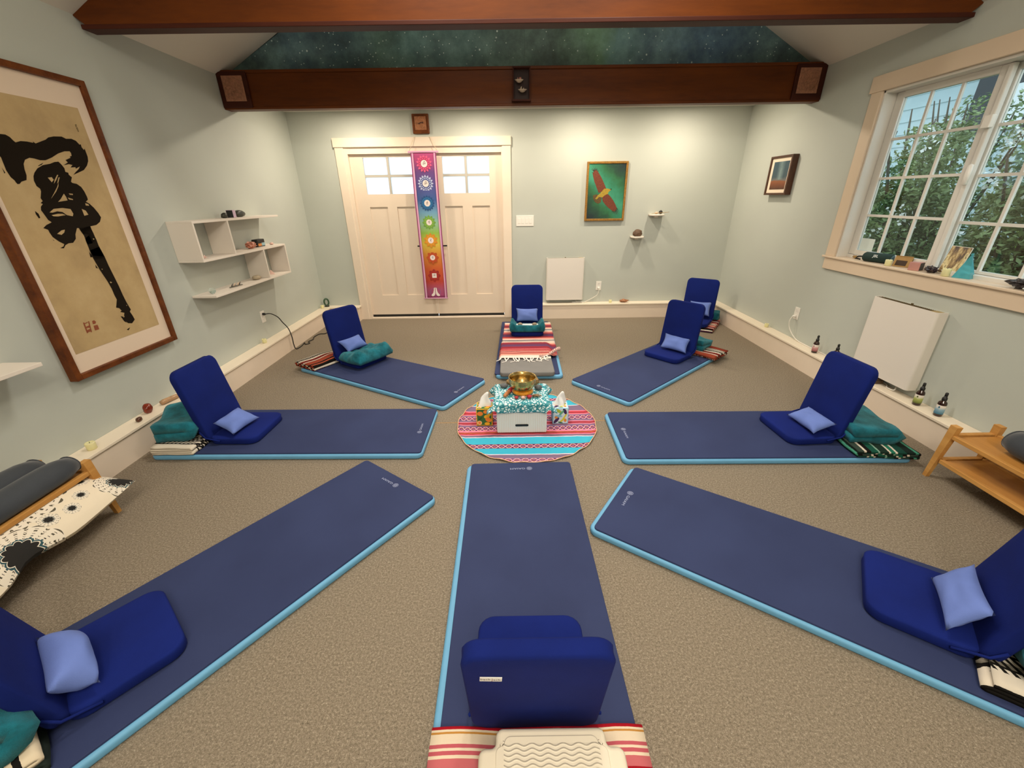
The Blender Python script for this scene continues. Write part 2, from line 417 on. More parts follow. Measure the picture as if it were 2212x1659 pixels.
# ------------------------------------------------------------------ beams
bw = thing('ceiling_beam', 'red-brown wooden beam in front of the starry mural, with carved corner panels', 'beam')
z0, z1 = 2.329, 2.60
box('beam_core', (XL, YBEAM, z0), (XR, YG-.004, z1), M_BEAM, bw, .004)
box('top_moulding', (XL, YBEAM-.012, z1-.012), (XR, YG-.006, z1+.012), M_BEAM, bw, .004)
box('bottom_moulding', (XL, YBEAM-.01, z0-.016), (XR, YG-.006, z0+.006), M_BEAM, bw, .006)
for x0, x1 in ((XL+.001, -2.335), (2.60, XR-.001)):
    p = box('end_block', (x0, YBEAM-.02, z0-.005), (x1, YBEAM+.002, z1), M_BEAM_DARK, bw, .006)
for x0, x1 in ((-2.557, -2.372), (2.632, 2.819)):
    pn = box('carved_panel', (x0, YBEAM-.024, 2.375), (x1, YBEAM-.019, 2.568), M_COPPER, bw, .002)
    pts = [((x0+x1)/2+.078*cos(a*pi/16), YBEAM-.0245, 2.472+.083*sin(a*pi/16)) for a in range(33)]
    tube('carved_ring', pts, .0035, M_COPPER, pn, 5)
    rnd = random.Random(int(x0*100))
    lst = []
    for k in range(9):
        a = k*2*pi/9; lst.append(([((x0+x1)/2+.02*cos(a+i*.35)*(1+i), YBEAM-.0245, 2.472+.02*sin(a+i*.35)*(1+i)) for i in range(4)], .003))
    joined_tubes('carved_swirl', lst, M_COPPER, pn)
b1 = thing('ceiling_beam', 'lit orange-brown wooden beam nearest the camera along the top edge', 'beam')
Y1 = 3.19
def beam_profile(x0, x1, zlo, zhi):   # ends follow the roof slope
    return [(x0+.055, zlo), (x1-.055, zlo), (x1, zlo+.045), (x1, gz(x1)-.002), (x1-(zhi-gz(x1))/SL, zhi), (x0+(zhi-gz(x0))/SL, zhi), (x0, gz(x0)-.002), (x0, zlo+.045)]
def prism_y(name, prof, y0, y1, m, parent):
    n = len(prof); v = [(p[0], y0, p[1]) for p in prof]+[(p[0], y1, p[1]) for p in prof]
    f = [tuple(range(n)), tuple(range(2*n-1, n-1, -1))]+[(i, i+n, (i+1) % n+n, (i+1) % n) for i in range(n)]
    return mesh_obj(name, v, f, m, parent)
prism_y('beam_core', beam_profile(XL, XR, 2.53, 2.80), Y1, Y1+.09, M_BEAM, b1)
box('bottom_moulding', (XL+.03, Y1-.006, 2.508), (XR-.03, Y1+.095, 2.532), M_BEAM_DARK, b1, .003)

# shadow box on the far beam with two little bowls
sb = thing('shadow_box', 'small dark wooden niche box fixed at the middle of the far beam', 'box')
for nm, lo, hi in (('side', (.050, -.045, 2.352), (.060, 0, 2.60)), ('side', (.198, -.045, 2.352), (.208, 0, 2.60)), ('top', (.05, -.045, 2.590), (.208, 0, 2.604)), ('base', (.040, -.055, 2.343), (.216, 0, 2.356))):
    box(nm, (lo[0], YBEAM+lo[1], lo[2]), (hi[0], YBEAM+hi[1], hi[2]), M_BEAM_DARK, sb, .002)
box('back', (.06, YBEAM-.004, 2.356), (.198, YBEAM-.001, 2.59), plain('niche_back', '#2a0f08', .6), sb)
M_BONE = plain('bone_white_shell', '#cdb79f', .6, var=.15, scale=40)
M_PINKC = plain('pink_crystal', '#c98a78', .3, var=.2, scale=50)
for i, (bx, bz, lab) in enumerate(((.108, 2.505, 'upper small shell dish with pink crystal points in the beam niche'), (.138, 2.432, 'lower small shell dish with white points in the beam niche'))):
    d = thing('shell_dish', lab, 'dish', (bx, YBEAM-.028, bz), 0, 'shell dishes in the beam niche')
    lathe('dish', [(.002, -.022), (.018, -.018), (.034, -.004), (.041, .002), (.037, .002), (.03, -.004), (.002, -.012)], M_BONE, d, 20)
    d.children[0].scale = (1, .55, 1)
    rnd = random.Random(i)
    for k in range(4):
        a = Vector((rnd.uniform(-.02, .02), 0, -.005)); e = a+Vector((rnd.uniform(-.02, .012), 0, rnd.uniform(.02, .034)))
        tube('crystal_point', [a, a.lerp(e, .6), e], [.005, .0045, .001], M_PINKC if i == 0 else M_BONE, d, 5)

# ------------------------------------------------------------------ doors
def cas(name, lo, hi, bev=.004): return struct(name, box(name, lo, hi, M_TRIM, None, bev))
cas('trim_1', (-2.090, YB-.025, 0), (-1.985, YB, 2.115))
cas('trim_2', (-.075, YB-.025, 0), (.030, YB, 2.115))
cas('trim_3', (-2.100, YB-.036, 2.115), (.036, YB, 2.213))
bm = bmesh.new()
add_box(bm, (-1.985, YB-.012, 0), (-1.945, YB+.12, 2.115)); add_box(bm, (-.085, YB-.012, 0), (-.075, YB+.12, 2.115)); add_box(bm, (-1.945, YB-.01, 2.045), (-.085, YB+.12, 2.115))
struct('trim_4', bm_obj('trim_4', bm, M_TRIM))
YD = YB+.03
M_DOOR = plain('cream_door_paint', '#e4d3c0', .45, var=.01)
def door(n, x0, x1, gx0, gx1, px, hx):
    d = struct('door_%d' % n, empty('door_%d' % n))
    zz0, zz1, g0, g1, p0, p1 = .055, 2.045, 1.60, 2.01, .325, 1.452
    t0, t1 = YD, YD+.04
    bm = bmesh.new()                                            # stiles and rails around panels and light
    add_box(bm, (x0, t0, zz0), (px[0], t1, p1)); add_box(bm, (px[1], t0, zz0), (px[2], t1, p1)); add_box(bm, (px[3], t0, zz0), (x1, t1, p1))
    add_box(bm, (px[0], t0, zz0), (px[1], t1, p0)); add_box(bm, (px[2], t0, zz0), (px[3], t1, p0))
    add_box(bm, (x0, t0, p1), (x1, t1, g0)); add_box(bm, (x0, t0, g0), (gx0, t1, g1)); add_box(bm, (gx1, t0, g0), (x1, t1, g1)); add_box(bm, (x0, t0, g1), (x1, t1, zz1))
    bm_obj('stiles_and_rails', bm, M_DOOR, d)
    for a, b in ((px[0], px[1]), (px[2], px[3])):
        box('recessed_panel', (a, t0+.014, p0), (b, t1, p1), M_DOOR, d)
    xm = (gx0+gx1)/2; zm = (g0+g1)/2
    M_MUN = plain('grey_muntin', '#b9b4aa', .5)
    box('muntin', (xm-.014, t0+.004, g0), (xm+.014, t1-.006, g1), M_MUN, d); box('muntin', (gx0, t0+.005, zm-.014), (gx1, t1-.007, zm+.014), M_MUN, d)
    for a, b in ((gx0, xm-.014), (xm+.014, gx1)):
        for c, e in ((g0, zm-.014), (zm+.014, g1)):
            box('frosted_pane', (a, t0+.017, c), (b, t0+.022, e), M_FROST, d)
    h = box('lever_handle', (min(hx, hx+.1 if n == 2 else hx-.1), t0-.055, .966), (max(hx, hx+.1 if n == 2 else hx-.1), t0-.042, .984), M_BLACK, d, .004)
    box('handle_neck', (hx-.008, t0-.045, .966), (hx+.008, t0, .984), M_BLACK, h, .003)
    box('door_sweep', (x0+.004, t0-.004, .022), (x1-.004, t1, .055), M_BLACK, d)
door(1, -1.944, -1.020, -1.785, -1.185, (-1.775, -1.55, -1.43, -1.205), -1.11)
door(2, -1.014, -.086, -.815, -.238, (-.818, -.592, -.468, -.243), -.92)
box('astragal', (-1.045, YD-.012, .06), (-1.005, YD, 2.04), M_DOOR, bpy.data.objects['door_2'], .003)
cas('trim_5', (-1.945, YB-.02, 0), (-.085, YB+.11, .022))

# ------------------------------------------------------------------ window
xs = XR+.10
wn = struct('window_1', empty('window_1'))
M_VINYL = plain('white_vinyl', '#dcd8d0', .4); M_CASE = plain('warm_window_casing', '#dcc7ae', .45)
def wbox(nm, lo, hi, m=M_VINYL, p=wn, bev=.003): return box(nm, lo, hi, m, p, bev)
wbox('casing', (XR-.02, WY1, 1.035), (XR, 3.866, 2.262), M_CASE); wbox('casing', (XR-.02, 2.03, 1.035), (XR, WY0, 2.262), M_CASE)
wbox('head_casing', (XR-.03, 2.01, 2.247), (XR, 3.880, 2.357), M_CASE)
wbox('window_sill', (XR-.035, 2.0, 1.017), (XR+.08, 3.885, 1.035), M_CASE, wn, .005)
wbox('apron', (XR-.02, 2.03, .922), (XR, 3.86, 1.018), M_CASE)
wbox('jamb', (XR-.005, WY1-.018, WZ0), (XR+.15, WY1, WZ1)); wbox('jamb', (XR-.005, WY0, WZ0), (XR+.15, WY0+.018, WZ1)); wbox('jamb', (XR-.005, WY0, WZ1-.018), (XR+.15, WY1, WZ1))
wbox('sill_pan', (XR+.075, WY0, WZ0), (XR+.15, WY1, 1.06))
def sash(nm, x, y0, y1, z0, z1, gy0, gy1, gz0, gz1, cols, rows):
    s = empty(nm); s.parent = wn
    d = .03
    bm = bmesh.new()
    add_box(bm, (x-d/2, y0, z0), (x+d/2, gy0, z1), .003); add_box(bm, (x-d/2, gy1, z0), (x+d/2, y1, z1), .003)
    add_box(bm, (x-d/2, gy0, z0), (x+d/2, gy1, gz0)); add_box(bm, (x-d/2, gy0, gz1), (x+d/2, gy1, z1))
    bm_obj('sash_frame', bm, M_VINYL, s)
    for k in range(1, cols):
        yy = gy0+(gy1-gy0)*k/cols; box('grille_bar', (x-.008, yy-.009, gz0), (x+.008, yy+.009, gz1), M_VINYL, s)
    for k in range(1, rows):
        zz = gz0+(gz1-gz0)*k/rows; box('grille_bar', (x-.0075, gy0, zz-.009), (x+.0075, gy1, zz+.009), M_VINYL, s)
    box('glass_pane', (x-.002, gy0, gz0), (x+.002, gy1, gz1), M_GLASS, s)
sash('sliding_sash', xs, 2.945, 3.735, 1.062, 2.228, 3.01, 3.668, 1.10, 2.188, 3, 4)
sash('sliding_sash', xs+.035, 2.16, 2.975, 1.062, 2.228, 2.215, 2.93, 1.048+.03, 2.19, 3, 4)
box('interlock_rail', (xs-.032, 2.925, 1.06), (xs-.0, 2.955, 2.225), M_VINYL, wn, .006)
lathe('sash_latch', [(.001, -.062), (.014, -.055), (.016, 0), (.014, .055), (.001, .062)], M_PLASTIC, wn, 14, (xs-.045, 2.93, 1.64))
box('security_block', (xs-.06, 2.905, 1.895), (xs-.03, 2.955, 1.965), M_PLASTIC, wn, .004)
box('pane_sticker', (xs-.0035, 3.515, 1.103), (xs-.0022, 3.652, 1.197), plain('pale_sticker', '#cfdcd8', .6), wn)

# ------------------------------------------------------------------ outdoors
yard = struct('ground', box('ground', (XR+.16, -3, -.1), (14, 14, -.02), plain('lawn', '#5c7a3a', .9, var=.3, scale=9)))
hs = thing('neighbour_house', 'pale blue-grey house with lapped siding behind the shrubs outside the window', 'house')
M_SIDING = plain('blue_grey_siding', '#b3c6cc', .7, var=.03)
for k in range(17):
    z = .1+k*.2
    v = [(7.3, 2.2, z), (7.3, 12, z), (7.325, 12, z+.21), (7.325, 2.2, z+.21), (7.36, 2.2, z), (7.36, 12, z), (7.36, 12, z+.21), (7.36, 2.2, z+.21)]
    mesh_obj('siding_board', v, [(0, 3, 2, 1), (0, 1, 5, 4), (3, 7, 6, 2), (4, 5, 6, 7), (0, 4, 7, 3), (1, 2, 6, 5)], M_SIDING, hs)
box('eave', (6.7, 2.2, 3.5), (7.5, 12, 3.6), plain('white_eave', '#e5ebec', .6), hs)
hw = box('house_window', (7.26, 6.75, 2.35), (7.30, 7.65, 3.12), plain('dark_pane', '#1b2326', .15), hs)
box('window_trim', (7.25, 6.65, 3.12), (7.3, 7.75, 3.22), M_WHITE, hs); box('curtain', (7.25, 6.8, 2.36), (7.262, 7.32, 2.92), plain('white_curtain', '#e8eef2', .8), hw)
box('window_trim', (7.25, 4.3, 3.0), (7.3, 6.0, 3.1), M_WHITE, hs)
def leaf_mat(nm, a, b):
    t = NT(nm); t.color(t.ramp(t.noise(3.5, 4, .7), [(.3, a), (.7, b)])); t.set(Roughness=.55); t.b.inputs['Specular IOR Level'].default_value = .4
    t.b.inputs['Subsurface Weight'].default_value = 0; return t.m
M_LEAF = leaf_mat('shrub_leaf', '#4a6242', '#a3b77e'); M_LEAF2 = leaf_mat('bright_leaf', '#7fa53a', '#b9d46a'); M_BARK = plain('grey_bark', '#5a5348', .9)
M_BLOOM = plain('white_blossom', '#f4f6f4', .7)
def quads(name, pts, m, parent, smin, smax, rnd, asp=.45):
    V = []; Fc = []
    for p in pts:
        s = rnd.uniform(smin, smax); a = Vector((rnd.gauss(0, 1), rnd.gauss(0, 1), rnd.gauss(0, .7))).normalized()
        b = a.cross(Vector((rnd.gauss(0, 1), rnd.gauss(0, 1), rnd.gauss(0, 1)))).normalized(); i = len(V); n = a.cross(b)*s*.12
        V += [p-a*s, p+b*s*asp+n, p+a*s, p-b*s*asp+n]; Fc += [(i, i+1, i+2, i+3)]
    o = mesh_obj(name, V, Fc, m, parent); o['kind'] = 'stuff'; return o
def shrub(lab, x, y, rx, ry, h, n, seed, m=M_LEAF, blooms=3, zt=0.):
    rnd = random.Random(seed); t = thing('garden_shrub', lab, 'shrub', (x, y, -.02), 0)
    br = []
    for k in range(9):
        a = rnd.uniform(0, 2*pi); e = Vector((cos(a)*rx*.75, sin(a)*ry*.75, h*rnd.uniform(.6, 1.12)))
        br.append((spline([(0, 0, 0), e*.4+Vector((0, 0, .2)), e], 4), [.02]*4+[.012]*4+[.006]))
    o = joined_tubes('branches', br, M_BARK, t, 5); o['kind'] = 'stuff'
    pts = []
    while len(pts) < n:
        u = Vector((rnd.uniform(-1, 1), rnd.uniform(-1, 1), rnd.uniform(0, 1)))
        r = hypot(u.x, u.y)
        if r > 1-.55*u.z**2: continue
        p = Vector((u.x*rx, u.y*ry, u.z*h))
        if noise.noise(p*3.2+Vector((seed, 0, 0))) < -.12 and rnd.random() < .75: continue
        pts.append(p)
    quads('foliage', pts, m, t, .018, .042, rnd)
    bl = []
    for k in range(blooms):
        a = rnd.uniform(pi*.6, pi*1.4); c = Vector((cos(a)*rx*.9, sin(a)*ry*.85, h*rnd.uniform(.45, .95)))
        for q in range(34): bl.append(c+Vector((rnd.gauss(0, .05), rnd.gauss(0, .09), rnd.gauss(0, .06))))
    if bl: quads('blossom', bl, M_BLOOM, t, .014, .026, rnd, .8)
    return t
shrub('dense green shrub with white blossom seen through the left sash', 4.45, 4.95, .5, .62, 2.2, 16000, 1, M_LEAF, 5)
shrub('tall dark shrub in line with the meeting rail of the window', 4.55, 3.78, .5, .5, 2.3, 14000, 2, M_LEAF, 4)
shrub('white flowering shrub seen through the right sash', 4.2, 2.72, .5, .52, 2.35, 15000, 3, M_LEAF, 7)
shrub('bright lime green shrub high behind the right sash', 5.6, 3.9, .45, 1.0, 3.0, 12000, 4, M_LEAF2, 2)
shrub('low shrub at the far left of the window view', 4.6, 6.2, .55, .58, 2.05, 12000, 5, M_LEAF, 3)
shrub('leggy shrub with bare twigs in front of the siding', 5.65, 5.75, .5, .8, 2.6, 6000, 6, M_LEAF, 3)
shrub('broad dark hedge filling the view between the shrubs and the siding', 6.6, 4.4, .32, 2.4, 2.75, 15000, 9, M_LEAF, 0)

# ================================================================== FURNITURE AND THINGS
# ------------------------------------------------------------------ exercise mats
MT = .045                                          # mat top
ML, MW = 1.77, .61
def logo_geo():
    V, Fc = [], []
    def add(v, f):
        o = len(V); V.extend(v); Fc.extend(tuple(i+o for i in q) for q in f)
    v, f = text_geo('GAIAM', .021, 'LEFT')
    add([Vector((p.x*1.45+.024, p.y, 0)) for p in v], f)
    def ring(r0, r1, a0=0, a1=2*pi, cx=0, cy=0, n=28):
        v = []; f = []
        for k in range(n+1):
            a = a0+(a1-a0)*k/n; v += [Vector((cx+r0*cos(a), cy+r0*sin(a), 0)), Vector((cx+r1*cos(a), cy+r1*sin(a), 0))]
            if k: f.append((2*k-2, 2*k-1, 2*k+1, 2*k))
        add(v, f)
    ring(.0145, .0162); ring(.003, .0045, n=12)
    for k in range(8):                              # eight-spoked flower emblem
        a = k*pi/4; d = Vector((cos(a), sin(a), 0)); n = Vector((-sin(a), cos(a), 0))
        add([d*.0035, d*.009+n*.0022, d*.0148, d*.009-n*.0022], [(0, 1, 2, 3)])
    return V, Fc
LV, LF = logo_geo()
def exercise_mat(lab, p, ang, ox=.012, oy=0., logo=(.062, 0.)):
    t = thing('exercise_mat', lab, 'mat', (p[0], p[1], 0), ang, 'navy exercise mats in a ring')
    base = slab('foam_base', rounded_rect(-ox-.006, ML+.012, -MW/2-.01+oy, MW/2+.01+oy, .045, 6), 0, .036, M_FOAM, t, .013, 4)
    slab('navy_cover', rounded_rect(0, ML, -MW/2, MW/2, .022, 4), .030, MT, M_NAVY, t, .003, 2)
    M = frameM((logo[0], logo[1], MT+.0005), (0, -1, 0), (1, 0, 0))
    mesh_obj('printed_logo', [M @ (v+Vector((-.05, 0, 0))) for v in LV], LF, M_PRINT, t)
    return t
def dirv(a): return Vector((cos(a), sin(a)))
MATS = {'A': ((.05, 2.135), atan2(-1, .012)), 'B': ((-.68, 2.01), atan2(-.803, -.597)), 'C': ((.57, 1.825), atan2(-.57, .82)),
        'D': ((-.592, 2.570), atan2(.018, -1)), 'E': ((.722, 2.470), atan2(-.015, 1)), 'F': ((-.395, 3.185), atan2(.499, -.867)),
        'G': ((.742, 3.175), atan2(.658, .753)), 'H': ((.147, 3.545), atan2(1, .025))}
exercise_mat('navy exercise mat nearest the camera, carrying the chair seen from behind', *MATS['A'], .0, -.016)
exercise_mat('navy exercise mat running from the centre to the bottom left corner', *MATS['B'], .004, .006)
exercise_mat('navy exercise mat running from the centre to the lower right corner', *MATS['C'], .018, -.004)
exercise_mat('navy exercise mat lying straight towards the left wall', *MATS['D'], .004, .006)
exercise_mat('navy exercise mat lying straight towards the right wall', *MATS['E'], .018, -.004)
exercise_mat('navy exercise mat at the far left under the chair wrapped in teal plush', *MATS['F'], .012, .006)
exercise_mat('navy exercise mat at the far right under the front one of two chairs', *MATS['G'], .012, -.004)
exercise_mat('navy exercise mat below the red striped serape', *MATS['H'], .02, -.02)

# ------------------------------------------------------------------ floor chairs
CW, CD, CL, CT = .385, .30, .52, .05
def soft_slab(name, w, d, t, m, parent, M, r=.05, crown=.006, seed=0, bev=.016):
    """cushion pad: w across Y, d along X, thickness t, soft crowned faces"""
    nx, ny = 14, 14; vs = []; fs = []
    out = rounded_rect(0, d, -w/2, w/2, r, 5)
    rings = []
    for k in range(7):                              # rim profile
        a = -pi/2+pi*k/6; rings.append((bev*(1-cos(a))+(.005 if k == 3 else 0), t/2+(t/2-bev)*(1 if a > 0 else -1 if a < 0 else 0)+bev*sin(a)))
    n = len(out); cx, cy = d/2, 0
    for ins, z in rings:
        for p in out:
            q = Vector((p[0]-cx, p[1])); L = q.length; q = q*(1-ins/L); vs.append(Vector((q.x+cx, q.y, z)))
    for k in range(6):
        for i in range(n):
            j = (i+1) % n; fs.append((k*n+i, k*n+j, (k+1)*n+j, (k+1)*n+i))
    for side in (0, 1):
        src = 6*n if side else 0; prev = [src+i for i in range(n)]
        for s in (.8, .55, .3):
            cur = []
            for i in range(n):
                p = vs[src+i]; q = Vector(((p.x-cx)*s+cx, p.y*s, p.z)); bulge = crown*(1-s*s)
                bulge += .0035*noise.noise(Vector((q.x*9+seed, q.y*9, side*5)))
                q.z += bulge if side else -bulge*.3; cur.append(len(vs)); vs.append(q)
            for i in range(n):
                j = (i+1) % n; f = (prev[i], prev[j], cur[j], cur[i]); fs.append(f if side else f[::-1])
            prev = cur
        fs.append(tuple(prev) if side else tuple(reversed(prev)))
    vs = [M @ v for v in vs]
    return mesh_obj(name, vs, fs, m, parent, smooth=True)
def floor_chair(lab, x, y, th, tilt, zb=MT, seed=0, tag=False):
    t = thing('floor_chair', lab, 'chair', (x, y, zb), th, 'royal blue floor chairs')
    soft_slab('seat', CW, CD+.03, CT, M_CHAIR, t, Matrix.Translation((-.03, 0, .001)), .06, .008, seed)
    n = Vector((cos(tilt), 0, sin(tilt))); up = Vector((-sin(tilt), 0, cos(tilt)))
    # the back pad stands on its lower edge; local x runs up the back, local z is its front normal
    M = Matrix(((up.x, 0, n.x, -n.x*CT-.004), (up.y, -1, n.y, 0), (up.z, 0, n.z, .006), (0, 0, 0, 1)))
    soft_slab('backrest', CW, CL, CT, M_CHAIR, t, M, .055, .01, seed+3, .018)
    M_SEAM = M_CHAIR
    for s in (-1, 1):                               # webbing strap between back and seat
        pts = [(-.06, s*(CW/2+.001), .10), (-.03, s*(CW/2+.003), .055), (.06, s*(CW/2+.001), .03)]
        tube('side_strap', pts, .006, M_CHAIR, t, 5)
    if tag:
        o = M @ Vector((.405, -.118, -.001)); R = frameM(o-n*.002, (0, -1, 0), up)
        g = box('label_tag', (-.028, -.0115, -.0008), (.028, .0115, .0008), plain('white_tag', '#f2f0ee', .6), t, 0, 1, R @ Matrix.Rotation(-.07, 4, 'Z'))
        text_obj('tag_lettering', 'back', .0145, R @ Matrix.Rotation(-.07, 4, 'Z') @ Matrix.Translation((-.0135, .0005, .0012)), M_BLACK, g)
        text_obj('tag_lettering', 'j', .019, R @ Matrix.Rotation(-.07, 4, 'Z') @ Matrix.Translation((.0035, -.0005, .0012)), plain('maroon_ink', '#7a1f33', .6), g)
        text_obj('tag_lettering', 'ack', .0145, R @ Matrix.Rotation(-.07, 4, 'Z') @ Matrix.Translation((.0155, -.0012, .0012)), M_BLACK, g)
    return t
CH = {'D': (-2.023, 2.582, -.024, .175), 'E': (2.101, 2.479, 3.193, .175), 'F': (-1.619, 4.016, -.554, .16), 'G': (1.699, 4.04, -2.431, .16),
      'H': (.202, 4.925, -1.60, .24), 'I': (2.40, 5.21, -2.18, .17), 'B': (-1.527, .885, .86, .22), 'C': (1.707, 1.057, 2.5, .22), 'A': (.055, .775, pi/2, .20)}
LAB = {'D': 'royal blue floor chair on the mat by the left wall, crystals on the ledge behind', 'E': 'royal blue floor chair on the mat by the right wall, below the window heater',
       'F': 'royal blue floor chair at the far left, its seat wrapped in teal plush', 'G': 'royal blue floor chair at the far right, the front one of two',
       'H': 'royal blue floor chair facing the camera in front of the double doors', 'I': 'royal blue floor chair tucked in the far right corner, behind another chair',
       'B': 'royal blue floor chair cut by the bottom left edge of the photo', 'C': 'royal blue floor chair cut by the right edge of the photo', 'A': 'royal blue floor chair seen from behind, small white label on its back'}
ZB = {'H': MT+.012, 'I': .052}
for i, k in enumerate('ABCDEFGHI'):
    floor_chair(LAB[k], *CH[k], ZB.get(k, MT), i*7, k == 'A')
def cl(k, u, v, z):
    x, y, th, _ = CH[k]; return Vector((x+u*cos(th)-v*sin(th), y+u*sin(th)+v*cos(th), z))

# ------------------------------------------------------------------ little pillows
def pillow(name, lab, q, th, m, cat='pillow', group=None, seed=0, n=14, pinch=.5, extra=None):
    """pillow spanning the four corners q (top a, top b, bottom b, bottom a)"""
    q = [Vector(p) for p in q]; c = sum(q, Vector())/4
    nrm = ((q[2]-q[0]).cross(q[3]-q[1])).normalized()
    if nrm.z < 0: nrm = -nrm
    vs = []; fs = []; uv = []
    def P(s, t):
        ps, pt = s, t
        s2 = .5+(s-.5)*(1-.10*(1-(2*t-1)**2)); t2 = .5+(t-.5)*(1-.12*(1-(2*s-1)**2))
        a = q[0].lerp(q[1], s2); b = q[3].lerp(q[2], s2); return a.lerp(b, t2)
    N = n+1
    for side in (1, -1):
        for i in range(N):
            for j in range(N):
                s, t = i/n, j/n
                e = max(0, (1-(2*s-1)**2)*(1-(2*t-1)**2))**pinch
                w = .010*noise.noise(Vector((s*3.2+seed, t*3.2, side*3)))*e
                ed = min(s, 1-s, t, 1-t)
                w += .004*sin(9*(s+t)+seed)*exp(-ed*9)*e
                vs.append(P(s, t)+nrm*(side*th/2*e+w)); uv.append((s, t))
    o = N*N
    for i in range(n):
        for j in range(n):
            a, b, c2, d = i*N+j, (i+1)*N+j, (i+1)*N+j+1, i*N+j+1
            fs.append((a, b, c2, d)); fs.append((a+o, d+o, c2+o, b+o))
    bm = bmesh.new(); V = [bm.verts.new(v) for v in vs]; ul = bm.loops.layers.uv.new('UVMap')
    for f in fs:
        ff = bm.faces.new([V[k] for k in f])
        for lp, k in zip(ff.loops, f): lp[ul].uv = uv[k]
    bmesh.ops.remove_doubles(bm, verts=bm.verts, dist=1e-5); bmesh.ops.recalc_face_normals(bm, faces=bm.faces)
    return tagp(bm_obj(name, bm, m, None, True), lab, cat, group)
PQ = {'D': [(-2.018, 2.441, 0.183), (-2.01, 2.705, 0.172), (-1.818, 2.622, 0.128), (-1.861, 2.383, 0.128)],
      'E': [(2.088, 2.565, 0.18), (2.101, 2.306, 0.183), (1.951, 2.288, 0.128), (1.933, 2.549, 0.128)],
      'F': [(-1.709, 3.881, 0.276), (-1.57, 4.108, 0.282), (-1.48, 4.08, 0.172), (-1.605, 3.849, 0.172)],
      'G': [(1.617, 4.135, 0.235), (1.796, 3.927, 0.231), (1.721, 3.817, 0.122), (1.532, 4.017, 0.122)],
      'H': [(0.07, 4.955, 0.315), (0.335, 4.945, 0.314), (0.335, 4.86, 0.172), (0.07, 4.87, 0.172)],
      'C': [(1.793, 1.163, 0.224), (1.628, 0.937, 0.238), (1.533, 0.965, 0.122), (1.688, 1.189, 0.122)]}
PQ['I'] = [cl('I', -.01, -.10, .30), cl('I', -.01, .155, .31), cl('I', .10, .17, .155), cl('I', .10, -.09, .155)]
PQ['B'] = [cl('B', -.02, -.165, .205), cl('B', -.025, .085, .225), cl('B', .055, .10, .13), cl('B', .075, -.17, .13)]
PLAB = {'D': 'periwinkle pillow lying tilted on the blue chair by the left wall', 'E': 'periwinkle pillow on the blue chair below the right heater',
        'F': 'periwinkle pillow standing in teal plush on the far left chair', 'G': 'periwinkle pillow on the front one of the two far right chairs',
        'H': 'periwinkle pillow on the chair before the double doors, above two pebbles', 'I': 'periwinkle pillow on the corner chair, half hidden behind another chair back',
        'C': 'periwinkle pillow on the chair cut by the right edge', 'B': 'plump periwinkle pillow on the bottom left chair, seen from its side'}
for i, k in enumerate('DEFGHICB'):
    pillow('pillow', PLAB[k], PQ[k], .085 if k != 'B' else .15, M_PILLOW, 'pillow', 'periwinkle pillows on the floor chairs', i*5)

# ------------------------------------------------------------------ striped blankets
def stripe_mat(name, stops, axis=1, jag=.012, scale=1., zig=None):
    t = NT(name); x = t.sep('UV'); n = t.noise(60, 1, .5, 'UV')
    f = t.math('ADD', t.math('MULTIPLY', x[axis], scale), t.math('MULTIPLY', t.math('SUBTRACT', n, .5), jag))
    f = t.math('FRACT', f)
    col = t.ramp(f, [(p, c) for p, c in stops], 'CONSTANT')
    if zig:                                         # short cross dashes in some stripes
        d = t.math('SINE', t.math('ADD', t.math('MULTIPLY', x[1-axis], zig[0]), t.math('MULTIPLY', f, 40)))
        m = t.math('MULTIPLY', t.math('GREATER_THAN', d, .05), t.math('MULTIPLY', t.math('GREATER_THAN', f, zig[1]), t.math('LESS_THAN', f, zig[2])))
        col = t.mix(m, col, srgb(zig[3]))
    nn = t.noise(900, 1, .5, 'UV'); col = t.mix(.18, col, t.ramp(nn, [(.3, '#777777'), (.7, '#ffffff')]), 'MULTIPLY')
    t.color(col); t.set(Roughness=.95); t.b.inputs['Specular IOR Level'].default_value = .1
    t.bump(t.noise(700, 2, .5, 'UV'), .5, .003); return t.m
K, W_ = '#1c1a18', '#e6dccb'
def bands(seq):
    tot = sum(a for a, _ in seq); p = 0; out = []
    for a, c in seq: out.append((p/tot, c)); p += a
    return out
S_BW = stripe_mat('black_white_weave', bands([(4, W_), (1, K), (3, W_), (1, K), (1, W_), (1, K), (1, W_), (1, K), (3, W_), (2, '#8d8678'), (1, K), (4, W_)]), 0, .02, 2.2, (150, .2, .9, K))
S_GREEN = stripe_mat('green_black_weave', bands([(2, '#1d4a40'), (.5, W_), (1, '#2a7a62'), (.5, W_), (2, '#23382f'), (.4, '#8fb8a4'), (1.6, '#1f5c4b'), (1, K), (.5, W_), (2, '#3b4a42'), (1, K), (.6, '#4d9a80'), (2, '#1b2b26')]), 1, .015, 1.6)
S_RED = stripe_mat('red_black_weave', bands([(2, '#8e3a2a'), (.7, K), (.7, '#b5563c'), (.7, K), (2.4, '#a24a36'), (.5, W_), (1.4, '#7a2420'), (1, W_), (.5, K), (2, W_)]), 1, .02, 1.5, (210, .76, 1.0, K))
S_REDW = stripe_mat('red_white_weave', bands([(1.4, W_), (1, '#a2352f'), (.5, W_), (1.3, '#c0503f'), (1, '#5a3550'), (.6, W_), (1, '#8a2d33'), (.5, K), (1.4, '#d0857a')]), 1, .02, 2.0, (200, .0, .12, K))
